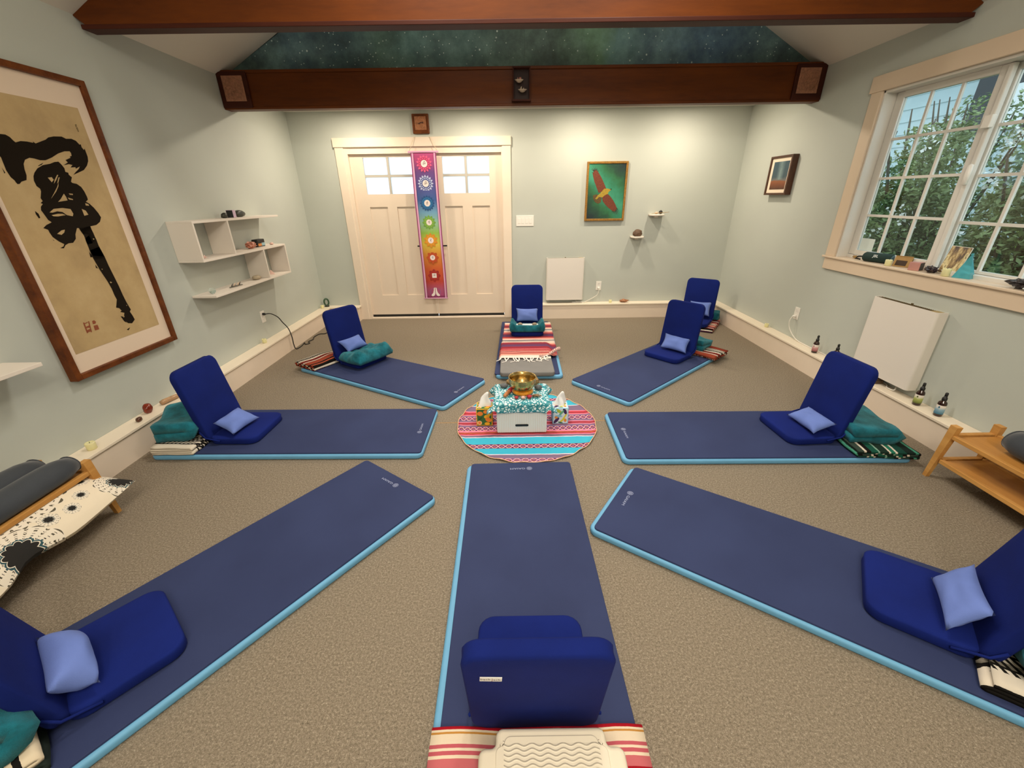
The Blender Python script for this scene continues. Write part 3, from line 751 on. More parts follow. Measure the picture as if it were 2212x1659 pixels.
S_GW = stripe_mat('green_cream_weave', bands([(3, '#ecdcc0'), (.5, K), (.5, '#ecdcc0'), (.9, '#4f7263'), (.8, '#ecdcc0'), (1.1, '#4f7263'), (.9, '#ecdcc0'), (3.2, '#3e5c52'), (.5, '#7d988b'), (1.4, '#28312d'), (.5, '#8fa59a'), (2, '#2d3431')]), 1, .012, 1.35)
S_PINK = stripe_mat('pink_cream_weave', bands([(.35, '#ecd9bf'), (.3, '#c98f45'), (1.5, '#ecd9bf'), (.55, '#c8606b'), (.4, '#efdcc2'), (.6, '#c8606b'), (.45, '#efdcc2'), (1.5, '#cf6f74'), (.35, '#a81c28'), (.5, '#cf6f74'), (1.2, '#b01828'), (1, '#d98b86'), (.5, '#efdcc2'), (1, '#b01828')]), 1, .004, 3.6)
def folded(name, lab, c, ang, W, D, n, t, m, cat='blanket', group=None, seed=0, parent=None, amp=.006, zero=0.):
    """one cloth folded n times: a serpentine section swept across its width"""
    Mx = Matrix.Translation(c) @ Matrix.Rotation(ang, 4, 'Z')
    cen = []; z = t/2
    for k in range(n):
        seg = [(-D/2+t/2, z), (D/2-t/2, z)] if k % 2 == 0 else [(D/2-t/2, z), (-D/2+t/2, z)]
        for j in range(9): cen.append(Vector((seg[0][0]+(seg[1][0]-seg[0][0])*j/8, z)))
        if k < n-1:
            s = 1 if k % 2 == 0 else -1
            for a in (-45, 0, 45): cen.append(Vector((s*(D/2-t/2)+s*t*.55*cos(radians(a)), z+t*.5+t*.5*sin(radians(a)))))
        z += t
    N = len(cen); out = []; arc = [0]
    for i in range(1, N): arc.append(arc[-1]+(cen[i]-cen[i-1]).length)
    for i in range(N):
        tg = (cen[min(i+1, N-1)]-cen[max(i-1, 0)]).normalized(); out.append(Vector((-tg.y, tg.x)))
    loop = [(cen[i]+out[i]*t*.46, arc[i]) for i in range(N)]+[(cen[i]-out[i]*t*.46, arc[i]) for i in range(N-1, -1, -1)]
    L = len(loop); ny = 15; vs = []; uv = []; fs = []; TA = arc[-1]
    for j in range(ny+1):
        y = -W/2+W*j/ny; rr = 1-.35*t/max(W, .01)
        for p, a in loop:
            nz = noise.noise(Vector((p.x*7+seed, y*7, p.y*25)))*amp; nx = noise.noise(Vector((seed+9, y*6, p.y*40)))*amp*2.2
            droop = -.25*t*(abs(2*j/ny-1)**6)
            sag = .5*p.y/(n*t)*amp*noise.noise(Vector((p.x*5, y*5, seed)))*4
            yy = y+noise.noise(Vector((p.x*8, p.y*60, seed+j//ny)))*amp*1.5*(abs(2*j/ny-1)**3)
            vs.append(Mx @ Vector((p.x+nx, yy, max(.0005, p.y+nz*(p.y/(n*t))+droop*(p.y/(n*t))+sag)))); uv.append((j/ny*W*2, (a/TA)*TA*1.6+zero))
    for j in range(ny):
        for i in range(L):
            k = (i+1) % L; fs.append((j*L+i, j*L+k, (j+1)*L+k, (j+1)*L+i))
    for j in (0, ny):
        for i in range(N-1):
            a, b, c2, d = i, i+1, L-2-i, L-1-i
            q = (a, b, c2, d) if j == 0 else (d, c2, b, a); fs.append(tuple(j*L+x for x in q))
    o = mesh_obj(name, vs, fs, m, parent, uv, True)
    bm = bmesh.new(); bm.from_mesh(o.data); bmesh.ops.recalc_face_normals(bm, faces=bm.faces); bm.to_mesh(o.data); bm.free(); o.data.shade_smooth()
    return tagp(o, lab, cat, group) if lab else o
GB = 'striped woven blankets folded behind the chairs'
GT = 'teal plush throws on and behind the chairs'
def behind(k, u, v): p = cl(k, u, v, 0); return (p.x, p.y)
a = folded('striped_blanket', 'black and white woven blanket folded behind the left wall chair', (-2.215, 2.44, MT), .0, .33, .27, 4, .015, S_BW, 'blanket', GB, 1)
folded('striped_blanket', 'green, white and black woven blanket folded behind the right wall chair', (2.335, 2.33, MT), -.10, .42, .36, 4, .012, S_GREEN, 'blanket', GB, 2)
folded('striped_blanket', 'rust red and black woven blanket folded behind the far left chair', (-1.915, 3.93, MT), -.554, .40, .30, 4, .013, S_RED, 'blanket', GB, 3)
folded('striped_blanket', 'rust and white woven blanket folded behind the front far right chair', (1.975, 4.075, MT), -2.431+pi, .46, .30, 3, .015, S_RED, 'blanket', GB, 4)
folded('striped_blanket', 'red and white woven blanket heaped under the far corner chair', (2.39, 5.17, .0), -2.18, .50, .50, 3, .017, S_REDW, 'blanket', GB, 5)
folded('striped_blanket', 'cream and green woven blanket folded behind the bottom left chair', (-1.62, .66, MT), .86, .40, .30, 4, .018, S_GW, 'blanket', GB, 6, zero=.1)
folded('striped_blanket', 'cream and black woven blanket with red edge folded behind the right edge chair', (1.80, .93, MT), 2.5, .50, .26, 3, .018, S_BW, 'blanket', GB, 7)
folded('striped_blanket', 'pink and cream striped blanket lying flat under the cream step stool', (.063, .47, MT), pi/2, .645, .50, 2, .013, S_PINK, 'blanket', GB, 8, amp=.003, zero=-.815)

# ------------------------------------------------------------------ teal throws
def throw(lab, c, ang, W, D, n, t, seed):
    return folded('plush_throw', lab, c, ang, W, D, n, t, M_TEAL, 'throw', GT, seed, amp=.016)
throw('teal plush throw heaped on the black and white blanket by the left wall', (-2.27, 2.50, MT+.062), .15, .34, .26, 2, .075, 11)
throw('teal plush throw folded flat on the green striped blanket', (2.30, 2.42, MT+.051), -.12, .42, .31, 2, .054, 12)
throw('teal plush throw behind the front far right chair', (1.89, 4.15, MT+.046), -2.431+pi, .36, .22, 2, .05, 13)
throw('teal plush throw on the red blanket below the far corner chair', (2.60, 5.33, .053), -2.18, .30, .17, 2, .055, 14)
throw('dark teal plush throw piled behind the bottom left chair', (-1.63, .69, MT+.073), .86, .38, .24, 2, .08, 15)
throw('dark teal plush throw piled behind the right edge chair', (1.86, .885, MT+.056), 2.5, .44, .22, 2, .075, 16)
def height_cushion(name, lab, c, ang, W, D, fn, m, cat, group=None, r=.06, n=26):
    """closed soft body over a rounded footprint, upper surface height fn(u,v), u,v in -1..1"""
    Mx = Matrix.Translation(c) @ Matrix.Rotation(ang, 4, 'Z'); vs = []; fs = []
    for j in range(n+1):
        for i in range(n+1):
            u, v = -1+2*i/n, -1+2*j/n; k = .12
            x = u*D/2*sqrt(1-k*v*v); y = v*W/2*sqrt(1-k*u*u)
            e = (1-abs(u)**7)*(1-abs(v)**7); h = fn(u, v)
            vs.append(Vector((x, y, h*(.38+.62*e**.5))))
    o = len(vs)
    for j in range(n+1):
        for i in range(n+1):
            u, v = -1+2*i/n, -1+2*j/n; p = vs[j*(n+1)+i]; vs.append(Vector((p.x*.97, p.y*.97, 0)))
    for j in range(n):
        for i in range(n):
            a, b, c2, d = j*(n+1)+i, j*(n+1)+i+1, (j+1)*(n+1)+i+1, (j+1)*(n+1)+i
            fs += [(a, b, c2, d), (a+o, d+o, c2+o, b+o)]
    rim = [i for i in range(n+1)]+[j*(n+1)+n for j in range(1, n+1)]+[n*(n+1)+i for i in range(n-1, -1, -1)]+[j*(n+1) for j in range(n-1, 0, -1)]
    for i in range(len(rim)):
        a, b = rim[i], rim[(i+1) % len(rim)]; fs.append((a, a+o, b+o, b))
    return tagp(mesh_obj(name, [Mx @ v for v in vs], fs, m, None, None, True), lab, cat, group)
nz = lambda u, v, s, f=3: noise.noise(Vector((u*f+s, v*f, s*.7)))
p = cl('F', .20, -.005, 0)
height_cushion('plush_throw', 'teal plush throw bunched over the seat of the far left chair', (p.x, p.y, MT+CT+.012), CH['F'][2], .45, .33,
               lambda u, v: .05+.045*exp(-((u-.55)/.38)**2)+.03*exp(-((abs(v)-.75)/.3)**2)+.018*nz(u, v, 3, 4), M_TEAL, 'throw', GT)
p = cl('H', .155, 0, 0)
height_cushion('plush_throw', 'teal plush throw lining the seat before the double doors like a nest', (p.x, p.y, ZB['H']+CT+.012), CH['H'][2], .43, .33,
               lambda u, v: .022+.055*exp(-((u-.80)/.26)**2)+.075*exp(-((abs(v)-.88)/.17)**2)*(1-.3*u)+.010*nz(u, v, 8, 5), M_TEAL, 'throw', GT)
M_PEB = plain('sand_pebble', '#a8957e', .6, var=.15, scale=30)
for i, (v, lab) in enumerate(((-.085, 'left beige pebble on the teal lined seat below the pillow'), (.085, 'right beige pebble on the teal lined seat below the pillow'))):
    p = cl('H', .185, v, ZB['H']+CT+.055); tagp(blob('pebble', (.06, .045, .035), M_PEB, None, i+2, .1, 2, p), lab, 'stone', 'pebbles in the plush nest')
    q = cl('H', .19, v, 0)
p = cl('H', .17, 0, 0)
tagp(box('lace_napkin', (-.055, -.13, 0), (.05, .13, .010), plain('white_lace', '#d9e4ea', .8, bump=.6, bscale=80), None, .004, 2, Matrix.Translation((p.x, p.y, ZB['H']+CT+.046)) @ Matrix.Rotation(CH['H'][2], 4, 'Z')), 'white lace napkin under the two pebbles on the chair', 'napkin')

# ------------------------------------------------------------------ serape, grey pad
pad = slab('foam_pad', rounded_rect(-.105, .40, 3.475, 4.30, .035, 5), MT+.001, .088, plain('grey_foam_pad', '#787674', .75, var=.06, bump=.2), None, .01, 3)
tagp(pad, 'grey foam pad on the far mat, half under the serape', 'pad')
def serape_mat():
    t = NT('red_pink_serape'); x = t.sep('UV'); n = t.noise(90, 1, .5, 'UV')
    f = t.math('ADD', x[1], t.math('MULTIPLY', t.math('SUBTRACT', n, .5), .006))
    seq = [(1.5, '#f0dfd3'), (1, '#e89a8a'), (.5, '#a22a2c'), (.5, '#ec9c92'), (.35, '#7a1f22'), (.7, '#dd7470'), (.3, '#8e2226'), (.5, '#d8606a'), (1.0, '#9e2438'), (1.5, '#6b3a68'), (.8, '#83294a'), (1.1, '#a82a3c'), (.7, '#d8706c'), (.9, '#f1b09f'), (1.1, '#f3dacb'),
           (.7, '#c9b9b4'), (.5, '#6d6a70'), (.6, '#f1e0d6'), (.8, '#f0a697'), (1.0, '#b9353a'), (1.5, '#5d2f5c'), (.7, '#7b2a4a'), (.9, '#c05058'), (.9, '#f0a594'), (.7, '#f3e2d8'), (1.1, '#8d898c'), (.6, '#f1e2d8'), (1.0, '#eea394'), (1.2, '#8d2b45'), (1.0, '#a53a4a'), (1.0, '#ef9f90'), (1.2, '#f2ded2')]
    t.color(t.mix(.2, t.ramp(f, bands(seq), 'CONSTANT'), t.ramp(t.noise(700, 1, .5, 'UV'), [(.3, '#777777'), (.7, '#ffffff')]), 'MULTIPLY'))
    t.set(Roughness=.95); t.bump(t.noise(500, 2, .5, 'UV'), .5, .003); return t.m
M_SER = serape_mat()
vs, fs, uv = [], [], []
nx, ny = 28, 60; SY0, SY1 = 3.815, 5.22
sx0 = lambda y: -.122+.045*min(1, max(0, (y-3.9)/1.2)); sx1 = lambda y: .478+.035*min(1, max(0, (y-3.9)/1.2))
for j in range(ny+1):
    for i in range(nx+1):
        t_ = j/ny; s = i/nx
        yf = SY0+max(0, (s-.70)/.3)*.17               # the near right corner is folded back
        y = yf+(SY1-yf)*t_; x = sx0(y)+(sx1(y)-sx0(y))*s+.006*noise.noise(Vector((3, y*9, s)))
        k = min(1, max(0, (4.36-y)/.07)); onpad = k*k*(3-2*k)
        ex = min(1, max(0, (x-.39)/.05))+min(1, max(0, (-.10-x)/.03)); onpad *= 1-.8*min(1, ex)
        z = MT+.004+onpad*.046+.004*(1+noise.noise(Vector((x*6, y*14, 1))))+.006*exp(-((y-4.14)/.02)**2)
        vs.append((x, y, z)); uv.append((s, (y-SY0)/(SY1-SY0)))
for j in range(ny):
    for i in range(nx): a = j*(nx+1)+i; fs.append((a, a+1, a+nx+2, a+nx+1))
ser = thing('serape_blanket', 'red, pink and purple striped serape with white fringe on the far mat', 'blanket')
so = mesh_obj('woven_cloth', vs, fs, M_SER, ser, uv, True); md = so.modifiers.new('thick', 'SOLIDIFY'); md.thickness = .004; md.offset = 1
rnd = random.Random(4); lst = []
for k in range(14):
    x = -.10+k*.036+rnd.uniform(-.01, .01); y0 = SY0+max(0, ((x+.122)/.6-.70)/.3)*.17
    L_ = rnd.uniform(.05, .10); pts = [(x, y0+.004, .104), (x+rnd.uniform(-.012, .012), y0-L_*.35, .099), (x+rnd.uniform(-.03, .03), y0-L_*.7, .0935), (x+rnd.uniform(-.045, .045), y0-L_, .0925)]
    lst.append((spline(pts, 4), .0042))
    lst.append((spline([(q[0]+.006, q[1]+.002, q[2]) for q in pts[:3]], 4), .0035))
o = joined_tubes('fringe', lst, plain('white_yarn', '#f0e8e2', .9), ser); o['kind'] = 'stuff'
tw = [(x, 3.82+max(0, ((x+.122)/.6-.66)/.34)*.19, .107+.012*sin(30*x)) for x in (.28, .32, .36, .40, .44, .475, .495)]
v, f = tube_geo(spline(tw, 5), [.007+.0005*k for k in range(31)], 8)
mesh_obj('rolled_corner', v, f, stripe_mat('corner_twist', bands([(1, '#f0dcd0'), (.6, '#9c2a2e'), (.8, '#f0dcd0'), (.5, '#c9564c')]), 0, .01, 5), ser, [(i//8*.045+(i % 8)*.05, 0) for i in range(len(v))], True)
slab('hem_label', [(.30, 3.80), (.395, 3.83), (.395, 3.87), (.29, 3.84)][::1], .0885, .091, plain('cream_label', '#e6e0cf', .8), ser, .0005, 1)

# ------------------------------------------------------------------ step stool (cream, wave relief)
st = thing('step_stool', 'cream moulded plastic step stool with wavy top at the bottom edge', 'stool', (.093, .45, MT+.0295))
def stool_mat():
    t = NT('cream_moulded_plastic'); x = t.sep()
    wv = t.math('SINE', t.math('ADD', t.math('MULTIPLY', x[1], 560), t.math('MULTIPLY', t.math('SINE', t.math('MULTIPLY', x[0], 150)), 1.7)))
    ins = t.math('MULTIPLY', t.math('LESS_THAN', t.math('ABSOLUTE', x[0]), .128), t.math('LESS_THAN', x[1], .165))
    h = t.math('MULTIPLY', t.math('POWER', t.math('ADD', t.math('MULTIPLY', wv, .5), .5), 3.0), ins)
    t.color(t.mix(t.math('MULTIPLY', h, .22), srgb('#e9dfcb'), srgb('#8f8670'))); t.set(Roughness=.5); t.bump(h, .55, .004); return t.m
M_STOOL = stool_mat()
def notch(w, d0, d1, n, r=.02):                       # outline with the two stepped far corners
    pts = []
    def arc(cx, cy, a0, a1, r): pts.extend((cx+r*cos(radians(a0+(a1-a0)*k/5)), cy+r*sin(radians(a0+(a1-a0)*k/5))) for k in range(6))
    arc(w-r, d1-n-r, 0, 90, r); arc(w-n+r*.6, d1-n+r*.6, 270, 180, r*.6); arc(w-n-r, d1-r, 0, 90, r)
    arc(-w+n+r, d1-r, 90, 180, r); arc(-w+n-r*.6, d1-n+r*.6, 0, -90, r*.6); arc(-w+r, d1-n-r, 90, 180, r)
    arc(-w+r, d0+r, 180, 270, r); arc(w-r, d0+r, 270, 360, r); return pts
slab('body', notch(.196, -.22, .205, .045), 0, .128, M_STOOL, st, .014, 4)
slab('tread', notch(.150, -.20, .182, .022, .018), .126, .132, M_STOOL, st, .003, 2)

# ------------------------------------------------------------------ round cloth in the centre
def rug_mat():
    t = NT('andean_stripe_cloth'); x = t.sep('UV'); n = t.noise(25, 2, .5, 'UV')
    y = t.math('ADD', x[1], t.math('MULTIPLY', t.math('SUBTRACT', n, .5), .008))
    IK, TQ, PU, WH, RD, DR, PK, OR = '#a0618f', '#35aecb', '#7a6480', '#ecd4dc', '#c23a48', '#7a1626', '#ee7f98', '#e0703c'
    seq = [(2.19, '#c98fb0'), (2.236, PU), (2.277, WH), (2.285, TQ), (2.355, DR), (2.362, IK), (2.40, DR), (2.408, TQ), (2.494, WH), (2.504, PU), (2.527, PK), (2.537, RD), (2.548, DR), (2.556, OR), (2.563, DR), (2.571, RD), (2.581, PK), (2.59, IK), (2.645, PU), (2.668, PK), (2.68, DR), (2.69, RD), (2.70, DR), (2.708, PK), (2.72, PU),
           (2.745, IK), (2.80, PU), (2.82, PK), (2.832, RD), (2.845, DR), (2.855, RD), (2.875, PK), (2.885, PU)]
    seq2 = [(2.965, WH), (2.972, TQ), (3.053, DR), (3.06, IK), (3.10, TQ), (3.175, PU)]
    def rmp(sq, lo, hi): return t.ramp(t.math('DIVIDE', t.math('SUBTRACT', y, lo), hi-lo), [(max(0, (p-lo)/(hi-lo)), c) for p, c in sq], 'CONSTANT')
    A = rmp(seq[:16], 2.19, 2.571); B = rmp(seq[16:], 2.571, 2.965); D = rmp(seq2, 2.965, 3.25)
    c = t.mix(t.math('GREATER_THAN', y, 2.571), A, B); c = t.mix(t.math('GREATER_THAN', y, 2.965), c, D)
    # figured bands: repeated lozenges
    def band(c, a, b, k=1.):
        yy = t.math('DIVIDE', t.math('SUBTRACT', y, (a+b)/2), (b-a)/2)
        s = t.math('SINE', t.math('MULTIPLY', x[0], 72*k)); q = t.math('SUBTRACT', t.math('ABSOLUTE', s), t.math('ABSOLUTE', yy))
        ins = t.math('LESS_THAN', t.math('ABSOLUTE', yy), .92)
        pat = t.ramp(t.math('ADD', t.math('MULTIPLY', q, .5), .5), [(0, '#3a1020'), (.28, '#7d3f7e'), (.45, '#e9b3d2'), (.58, '#c98a3a'), (.68, '#4a0f22'), (.85, '#a85ea0')], 'CONSTANT')
        return t.mix(t.math('MULTIPLY', ins, .92), c, pat)
    for a, b, k in ((2.59, 2.645, 1), (2.745, 2.80, 1), (2.357, 2.405, .9), (3.055, 3.10, .9), (2.195, 2.236, .8)): c = band(c, a, b, k)
    t.color(c); t.set(Roughness=.92); t.bump(t.noise(420, 2, .5, 'UV'), .3, .002); return t.m
RC, RR = (.108, 2.697), .513
vs, fs, uv = [(RC[0], RC[1], .008)], [], [RC]
nr, na = 14, 96
for i in range(1, nr+1):
    for k in range(na):
        a = 2*pi*k/na; r = RR*i/nr*(1+.006*sin(a*17)*(i/nr)**4); x, y = RC[0]+r*cos(a), RC[1]+r*sin(a)
        z = .006+.003*noise.noise(Vector((x*5, y*11, 2)))+(.004*(1+sin(a*23+2)) if i == nr else .0)
        vs.append((x, y, max(z, .003))); uv.append((x, y))
for k in range(na): fs.append((0, 1+k, 1+(k+1) % na))
for i in range(nr-1):
    for k in range(na): fs.append((1+i*na+k, 1+(i+1)*na+k, 1+(i+1)*na+(k+1) % na, 1+i*na+(k+1) % na))
rug = thing('round_cloth', 'round turquoise and red Andean striped cloth on the carpet at the centre', 'cloth')
ro = mesh_obj('woven_disc', vs, fs, rug_mat(), rug, uv, True); md = ro.modifiers.new('thick', 'SOLIDIFY'); md.thickness = .003; md.offset = -1
hem = [Vector(vs[1+(nr-1)*na+k % na])+Vector((0, 0, .0015)) for k in range(na+1)]
tube('stitched_hem', hem, .0028, plain('peach_thread', '#e8b98e', .9), rug, 5)

# ------------------------------------------------------------------ altar box, cover, bowl and what lies on it
AX0, AX1, AY0, AY1, AZ = -.108, .246, 2.548, 2.852, .25
ab = thing('storage_box', 'white ribbed box serving as a little altar on the round cloth', 'box', (0, 0, 0))
bx = box('box_body', (AX0+.004, AY0+.004, .012), (AX1-.004, AY1-.004, AZ-.002), M_WHITE, ab, .002)
M_RIB = plain('white_corrugated_card', '#e9e9e6', .6)
bm = bmesh.new()
for k in range(27):
    x = AX0+.008+k*(AX1-AX0-.02)/26; add_box(bm, (x, AY0, .014), (x+.007, AY0+.006, AZ-.004))
    add_box(bm, (x, AY1-.006, .014), (x+.007, AY1, AZ-.004))
for k in range(22):
    y = AY0+.01+k*(AY1-AY0-.024)/21; add_box(bm, (AX0, y, .014), (AX0+.006, y+.007, AZ-.004)); add_box(bm, (AX1-.006, y, .014), (AX1, y+.007, AZ-.004))
o = bm_obj('card_ribs', bm, M_RIB, ab); o['kind'] = 'stuff'
slab('hand_slot', [(p[0], p[1]) for p in rounded_rect(.0, .094, 0, .017, .008, 5)], 0, .004, M_BLACK, ab, .001, 1, Matrix(((1, 0, 0, .022), (0, 0, -1, AY0+.001), (0, 1, 0, .064), (0, 0, 0, 1))))
def cloth_mat():
    t = NT('teal_floral_print'); v = t.n('ShaderNodeTexVoronoi', feature='DISTANCE_TO_EDGE'); v.inputs['Scale'].default_value = 48; t.l(t.tex('UV'), v.inputs['Vector'])
    n = t.noise(42, 3, .7, 'UV'); d = t.math('ADD', v.outputs['Distance'], t.math('MULTIPLY', t.math('SUBTRACT', n, .5), .42))
    t.color(t.ramp(d, [(0, '#2f8794'), (.10, '#2f8794'), (.14, '#8fd0d4'), (.22, '#f0f6f6')])); t.set(Roughness=.9); return t.m
M_FLOR = cloth_mat()
vs, fs, uv = [], [], []
n = 36; ccx, ccy, hw = (AX0+AX1)/2, (AY0+AY1)/2, .305
bx2, by2 = (AX1-AX0)/2+.004, (AY1-AY0)/2+.004
for j in range(n+1):
    for i in range(n+1):
        u, v = (-1+2*i/n)*(hw-.03), (-1+2*j/n)*(hw-.072)
        ox, oy = max(0, abs(u)-bx2), max(0, abs(v)-by2); sx, sy = (1 if u > 0 else -1), (1 if v > 0 else -1)
        x = max(-bx2, min(bx2, u)); y = max(-by2, min(by2, v)); z = AZ+.004
        if ox and oy:                                   # free corner: flares out diagonally
            L_ = hypot(ox, oy); x += sx*(ox*.62+.004); y += sy*(oy*.35+.004); z -= .62*L_
        elif ox: x += sx*(.010+.30*ox*(max(0, abs(v)/by2)**3)+.004*sin(v*40)); z -= ox*.93
        elif oy: y += sy*(.008+.20*oy*(max(0, abs(u)/bx2)**4)+.003*sin(u*45)); z -= oy*.95
        else: z += .002*noise.noise(Vector((u*9, v*9, 4)))
        vs.append((ccx+x, ccy+y, z)); uv.append((u, v))
for j in range(n):
    for i in range(n): a = j*(n+1)+i; fs.append((a, a+1, a+n+2, a+n+1))
co = mesh_obj('table_cover', vs, fs, M_FLOR, None, uv, True); md = co.modifiers.new('thick', 'SOLIDIFY'); md.thickness = .002; md.offset = 1
tagp(co, 'white and teal floral cloth draped over the altar box', 'cloth')
TZ = AZ+.0075
M_BRASS = NT('polished_brass'); M_BRASS.color(M_BRASS.ramp(M_BRASS.noise(30, 4), [(.3, '#a08550'), (.7, '#c8ad72')])); M_BRASS.set(Metallic=1., Roughness=.22); M_BRASS.bump(M_BRASS.noise(70, 2), .18, .003); M_BRASS = M_BRASS.m
cush = lathe('ring_cushion', [(.03, 0), (.068, .002), (.078, .014), (.070, .028), (.052, .033), (.036, .028), (.028, .02), (.001, .018)], fabric('orange_silk', '#e0962f', .25, .5, .5, 30), None, 26, (.080, 2.700, TZ))
tagp(cush, 'golden orange silk ring cushion under the brass bowl', 'cushion')
bowl = lathe('singing_bowl', [(.001, .006), (.045, .006), (.062, .010), (.079, .026), (.090, .050), (.0955, .075), (.0985, .100), (.1005, .103), (.0985, .1045), (.0935, .103), (.0905, .076), (.085, .052), (.074, .030), (.058, .016), (.042, .012), (.001, .011)], M_BRASS, None, 48, (.078, 2.700, TZ+.021))
tagp(bowl, 'polished brass singing bowl at the centre of the altar', 'bowl')
ml = thing('bowl_mallet', 'brown wooden mallet with red wrapped grip lying left of the brass bowl', 'mallet')
a, b = Vector((-.052, 2.615, TZ+.014)), Vector((.001, 2.735, TZ+.016))
tube('wooden_stick', [a, a.lerp(b, .05), a.lerp(b, .55), a.lerp(b, .62)], [.009, .013, .0145, .014], wood('mallet_wood', '#a2603a', '#c88a5a', (40, 40, 40), .5), ml, 12)
tube('red_grip', [a.lerp(b, .6), a.lerp(b, .63), a.lerp(b, .97), b], [.0135, .0165, .0165, .013], fabric('red_suede', '#a52a35', .1), ml, 12)
M_DKS = plain('dark_grey_stone', '#55585a', .55, var=.15, scale=50)
tagp(blob('river_stone', (.062, .05, .034), M_DKS, None, 1, .08, 3, (-.056, 2.79, TZ)), 'dark grey stone left of the brass bowl', 'stone', 'dark stones on the altar')
tagp(blob('river_stone', (.055, .05, .042), M_DKS, None, 5, .1, 3, (.196, 2.745, TZ)), 'dark grey stone right of the brass bowl', 'stone', 'dark stones on the altar')
def rose(lab, x, y, c, s=.03, seed=0):
    t = thing('dried_rose', lab, 'flower', (x, y, TZ), seed, 'dried blooms before the bowl'); m = plain('rose_'+c[1:], c, .8, var=.25, scale=90)
    lathe('core', [(.001, 0), (s*.3, .002), (s*.42, s*.35), (s*.2, s*.62), (.001, s*.6)], m, t, 10)
    for k in range(7):
        a = k*2*pi/7+seed; r = s*.40; p = [Vector((cos(a+d)*rr, sin(a+d)*rr, zz)) for d, rr, zz in ((-.5, r*.6, .002), (.5, r*.6, .002), (.62, r*1.15, s*.42), (0, r*1.35, s*.5), (-.62, r*1.15, s*.42))]
        q = [v*.93+Vector((0, 0, .0012)) for v in p]
        mesh_obj('petal', p+q, [(0, 1, 2, 3, 4), (9, 8, 7, 6, 5)]+[(i, i+5, (i+1) % 5+5, (i+1) % 5) for i in range(5)], m, t)
rose('left red dried rose before the brass bowl', .033, 2.598, '#b23a44', .032, 0); rose('pale pink dried rose between the two red ones', .080, 2.592, '#d9b3a6', .036, 1); rose('right red dried rose before the brass bowl', .124, 2.604, '#b4303f', .04, 2)
sg = thing('herb_bundle', 'bundle of dried brown herbs right of the roses on the altar', 'herbs'); rnd = random.Random(8); lst = []
for k in range(16):
    a = Vector((.145+rnd.uniform(0, .01), 2.62+rnd.uniform(-.006, .012), TZ+.005+rnd.uniform(0, .012))); b = a+Vector((rnd.uniform(.03, .062), rnd.uniform(-.012, .012), rnd.uniform(-.003, .006))); b.z = max(b.z, TZ+.003)
    lst.append(([a, a.lerp(b, .5)+Vector((0, 0, .003)), b], [.003, .0035, .0012]))
o = joined_tubes('stems', lst, plain('dried_brown', '#8a6a4c', .9, var=.3, scale=60), sg); o['kind'] = 'stuff'
M_DRIFT = plain('knotty_driftwood', '#9a7d52', .85, var=.35, scale=60, bump=.6, bscale=60)
tagp(blob('driftwood_piece', (.045, .04, .05), M_DRIFT, None, 9, .32, 3, (-.015, 2.825, TZ), nscale=2.6), 'knotty driftwood piece behind the bowl on its left', 'driftwood', 'driftwood on the altar')
tagp(blob('driftwood_piece', (.05, .045, .062), M_DRIFT, None, 12, .34, 3, (.178, 2.825, TZ), nscale=2.6), 'knotty driftwood piece behind the bowl on its right', 'driftwood', 'driftwood on the altar')
def tissue_box(lab, x0, x1, y0, y1, z1, edge, side, shapes, seed):
    t = thing('tissue_box', lab, 'tissues', ((x0+x1)/2, (y0+y1)/2, .0105)); w, d, h = (x1-x0)/2, (y1-y0)/2, z1-.011
    box('carton', (-w, -d, 0), (w, d, h), plain('card_'+edge[1:], edge, .5), t, .0015)
    box('front_panel', (-w+.006, -d-.0006, .006), (w-.006, -d+.001, h-.004), plain('card_'+side[1:], side, .5), t); box('top_panel', (-w+.006, -d+.006, h-.001), (w-.006, d-.006, h+.0006), plain('card_t'+side[1:], side, .5), t)
    for i, (cx, cz, rx, rz, a, c) in enumerate(shapes):  # printed fruit and leaves
        ca, sa = cos(a), sin(a)
        pts = []
        for k in range(14):
            q = 2*pi*k/14; px, pz = rx*cos(q), rz*sin(q); X, Z = cx+px*ca-pz*sa, cz+px*sa+pz*ca
            pts.append((max(-w+.006, min(w-.006, X)), -d-.0009-.0002*i, max(.006, min(h-.004, Z))))
        poly('printed_shape', pts, plain('ink_'+c[1:], c, .6) if 'ink_'+c[1:] not in bpy.data.materials else bpy.data.materials['ink_'+c[1:]], t)
        pts2 = [(p[0], -d+.007+(p[2]/h)*(2*d-.016), h+.0009+.0002*i) for p in pts]; poly('printed_shape', pts2, bpy.data.materials['ink_'+c[1:]], t)
    # the pulled tissue: a folded, tapering sheet
    rnd = random.Random(seed); vs = []; fs = []; nu, nv = 20, 10
    for j in range(nv+1):
        tt = j/nv
        for i in range(nu):
            a = 2*pi*i/nu; r = (.034*(1-tt)**.7+.004)*(1+.35*sin(3*a+tt*4+seed)); lean = (.030*tt if seed == 2 else .018*tt)
            vs.append((r*cos(a)*1.15+lean-.004+.004*sin(tt*7), r*sin(a)*.5+.004*sin(tt*5+a), h-.002+tt*.112))
    for j in range(nv):
        for i in range(nu): fs.append((j*nu+i, j*nu+(i+1) % nu, (j+1)*nu+(i+1) % nu, (j+1)*nu+i))
    fs.append(tuple(nv*nu+i for i in range(nu)))
    mesh_obj('tissue', vs, fs, plain('white_tissue', '#f2f1f0', .9), t, None, True)
YEL, GRN, ORG, LIM = '#f0b81f', '#2f6a34', '#f08a2c', '#d8d23a'
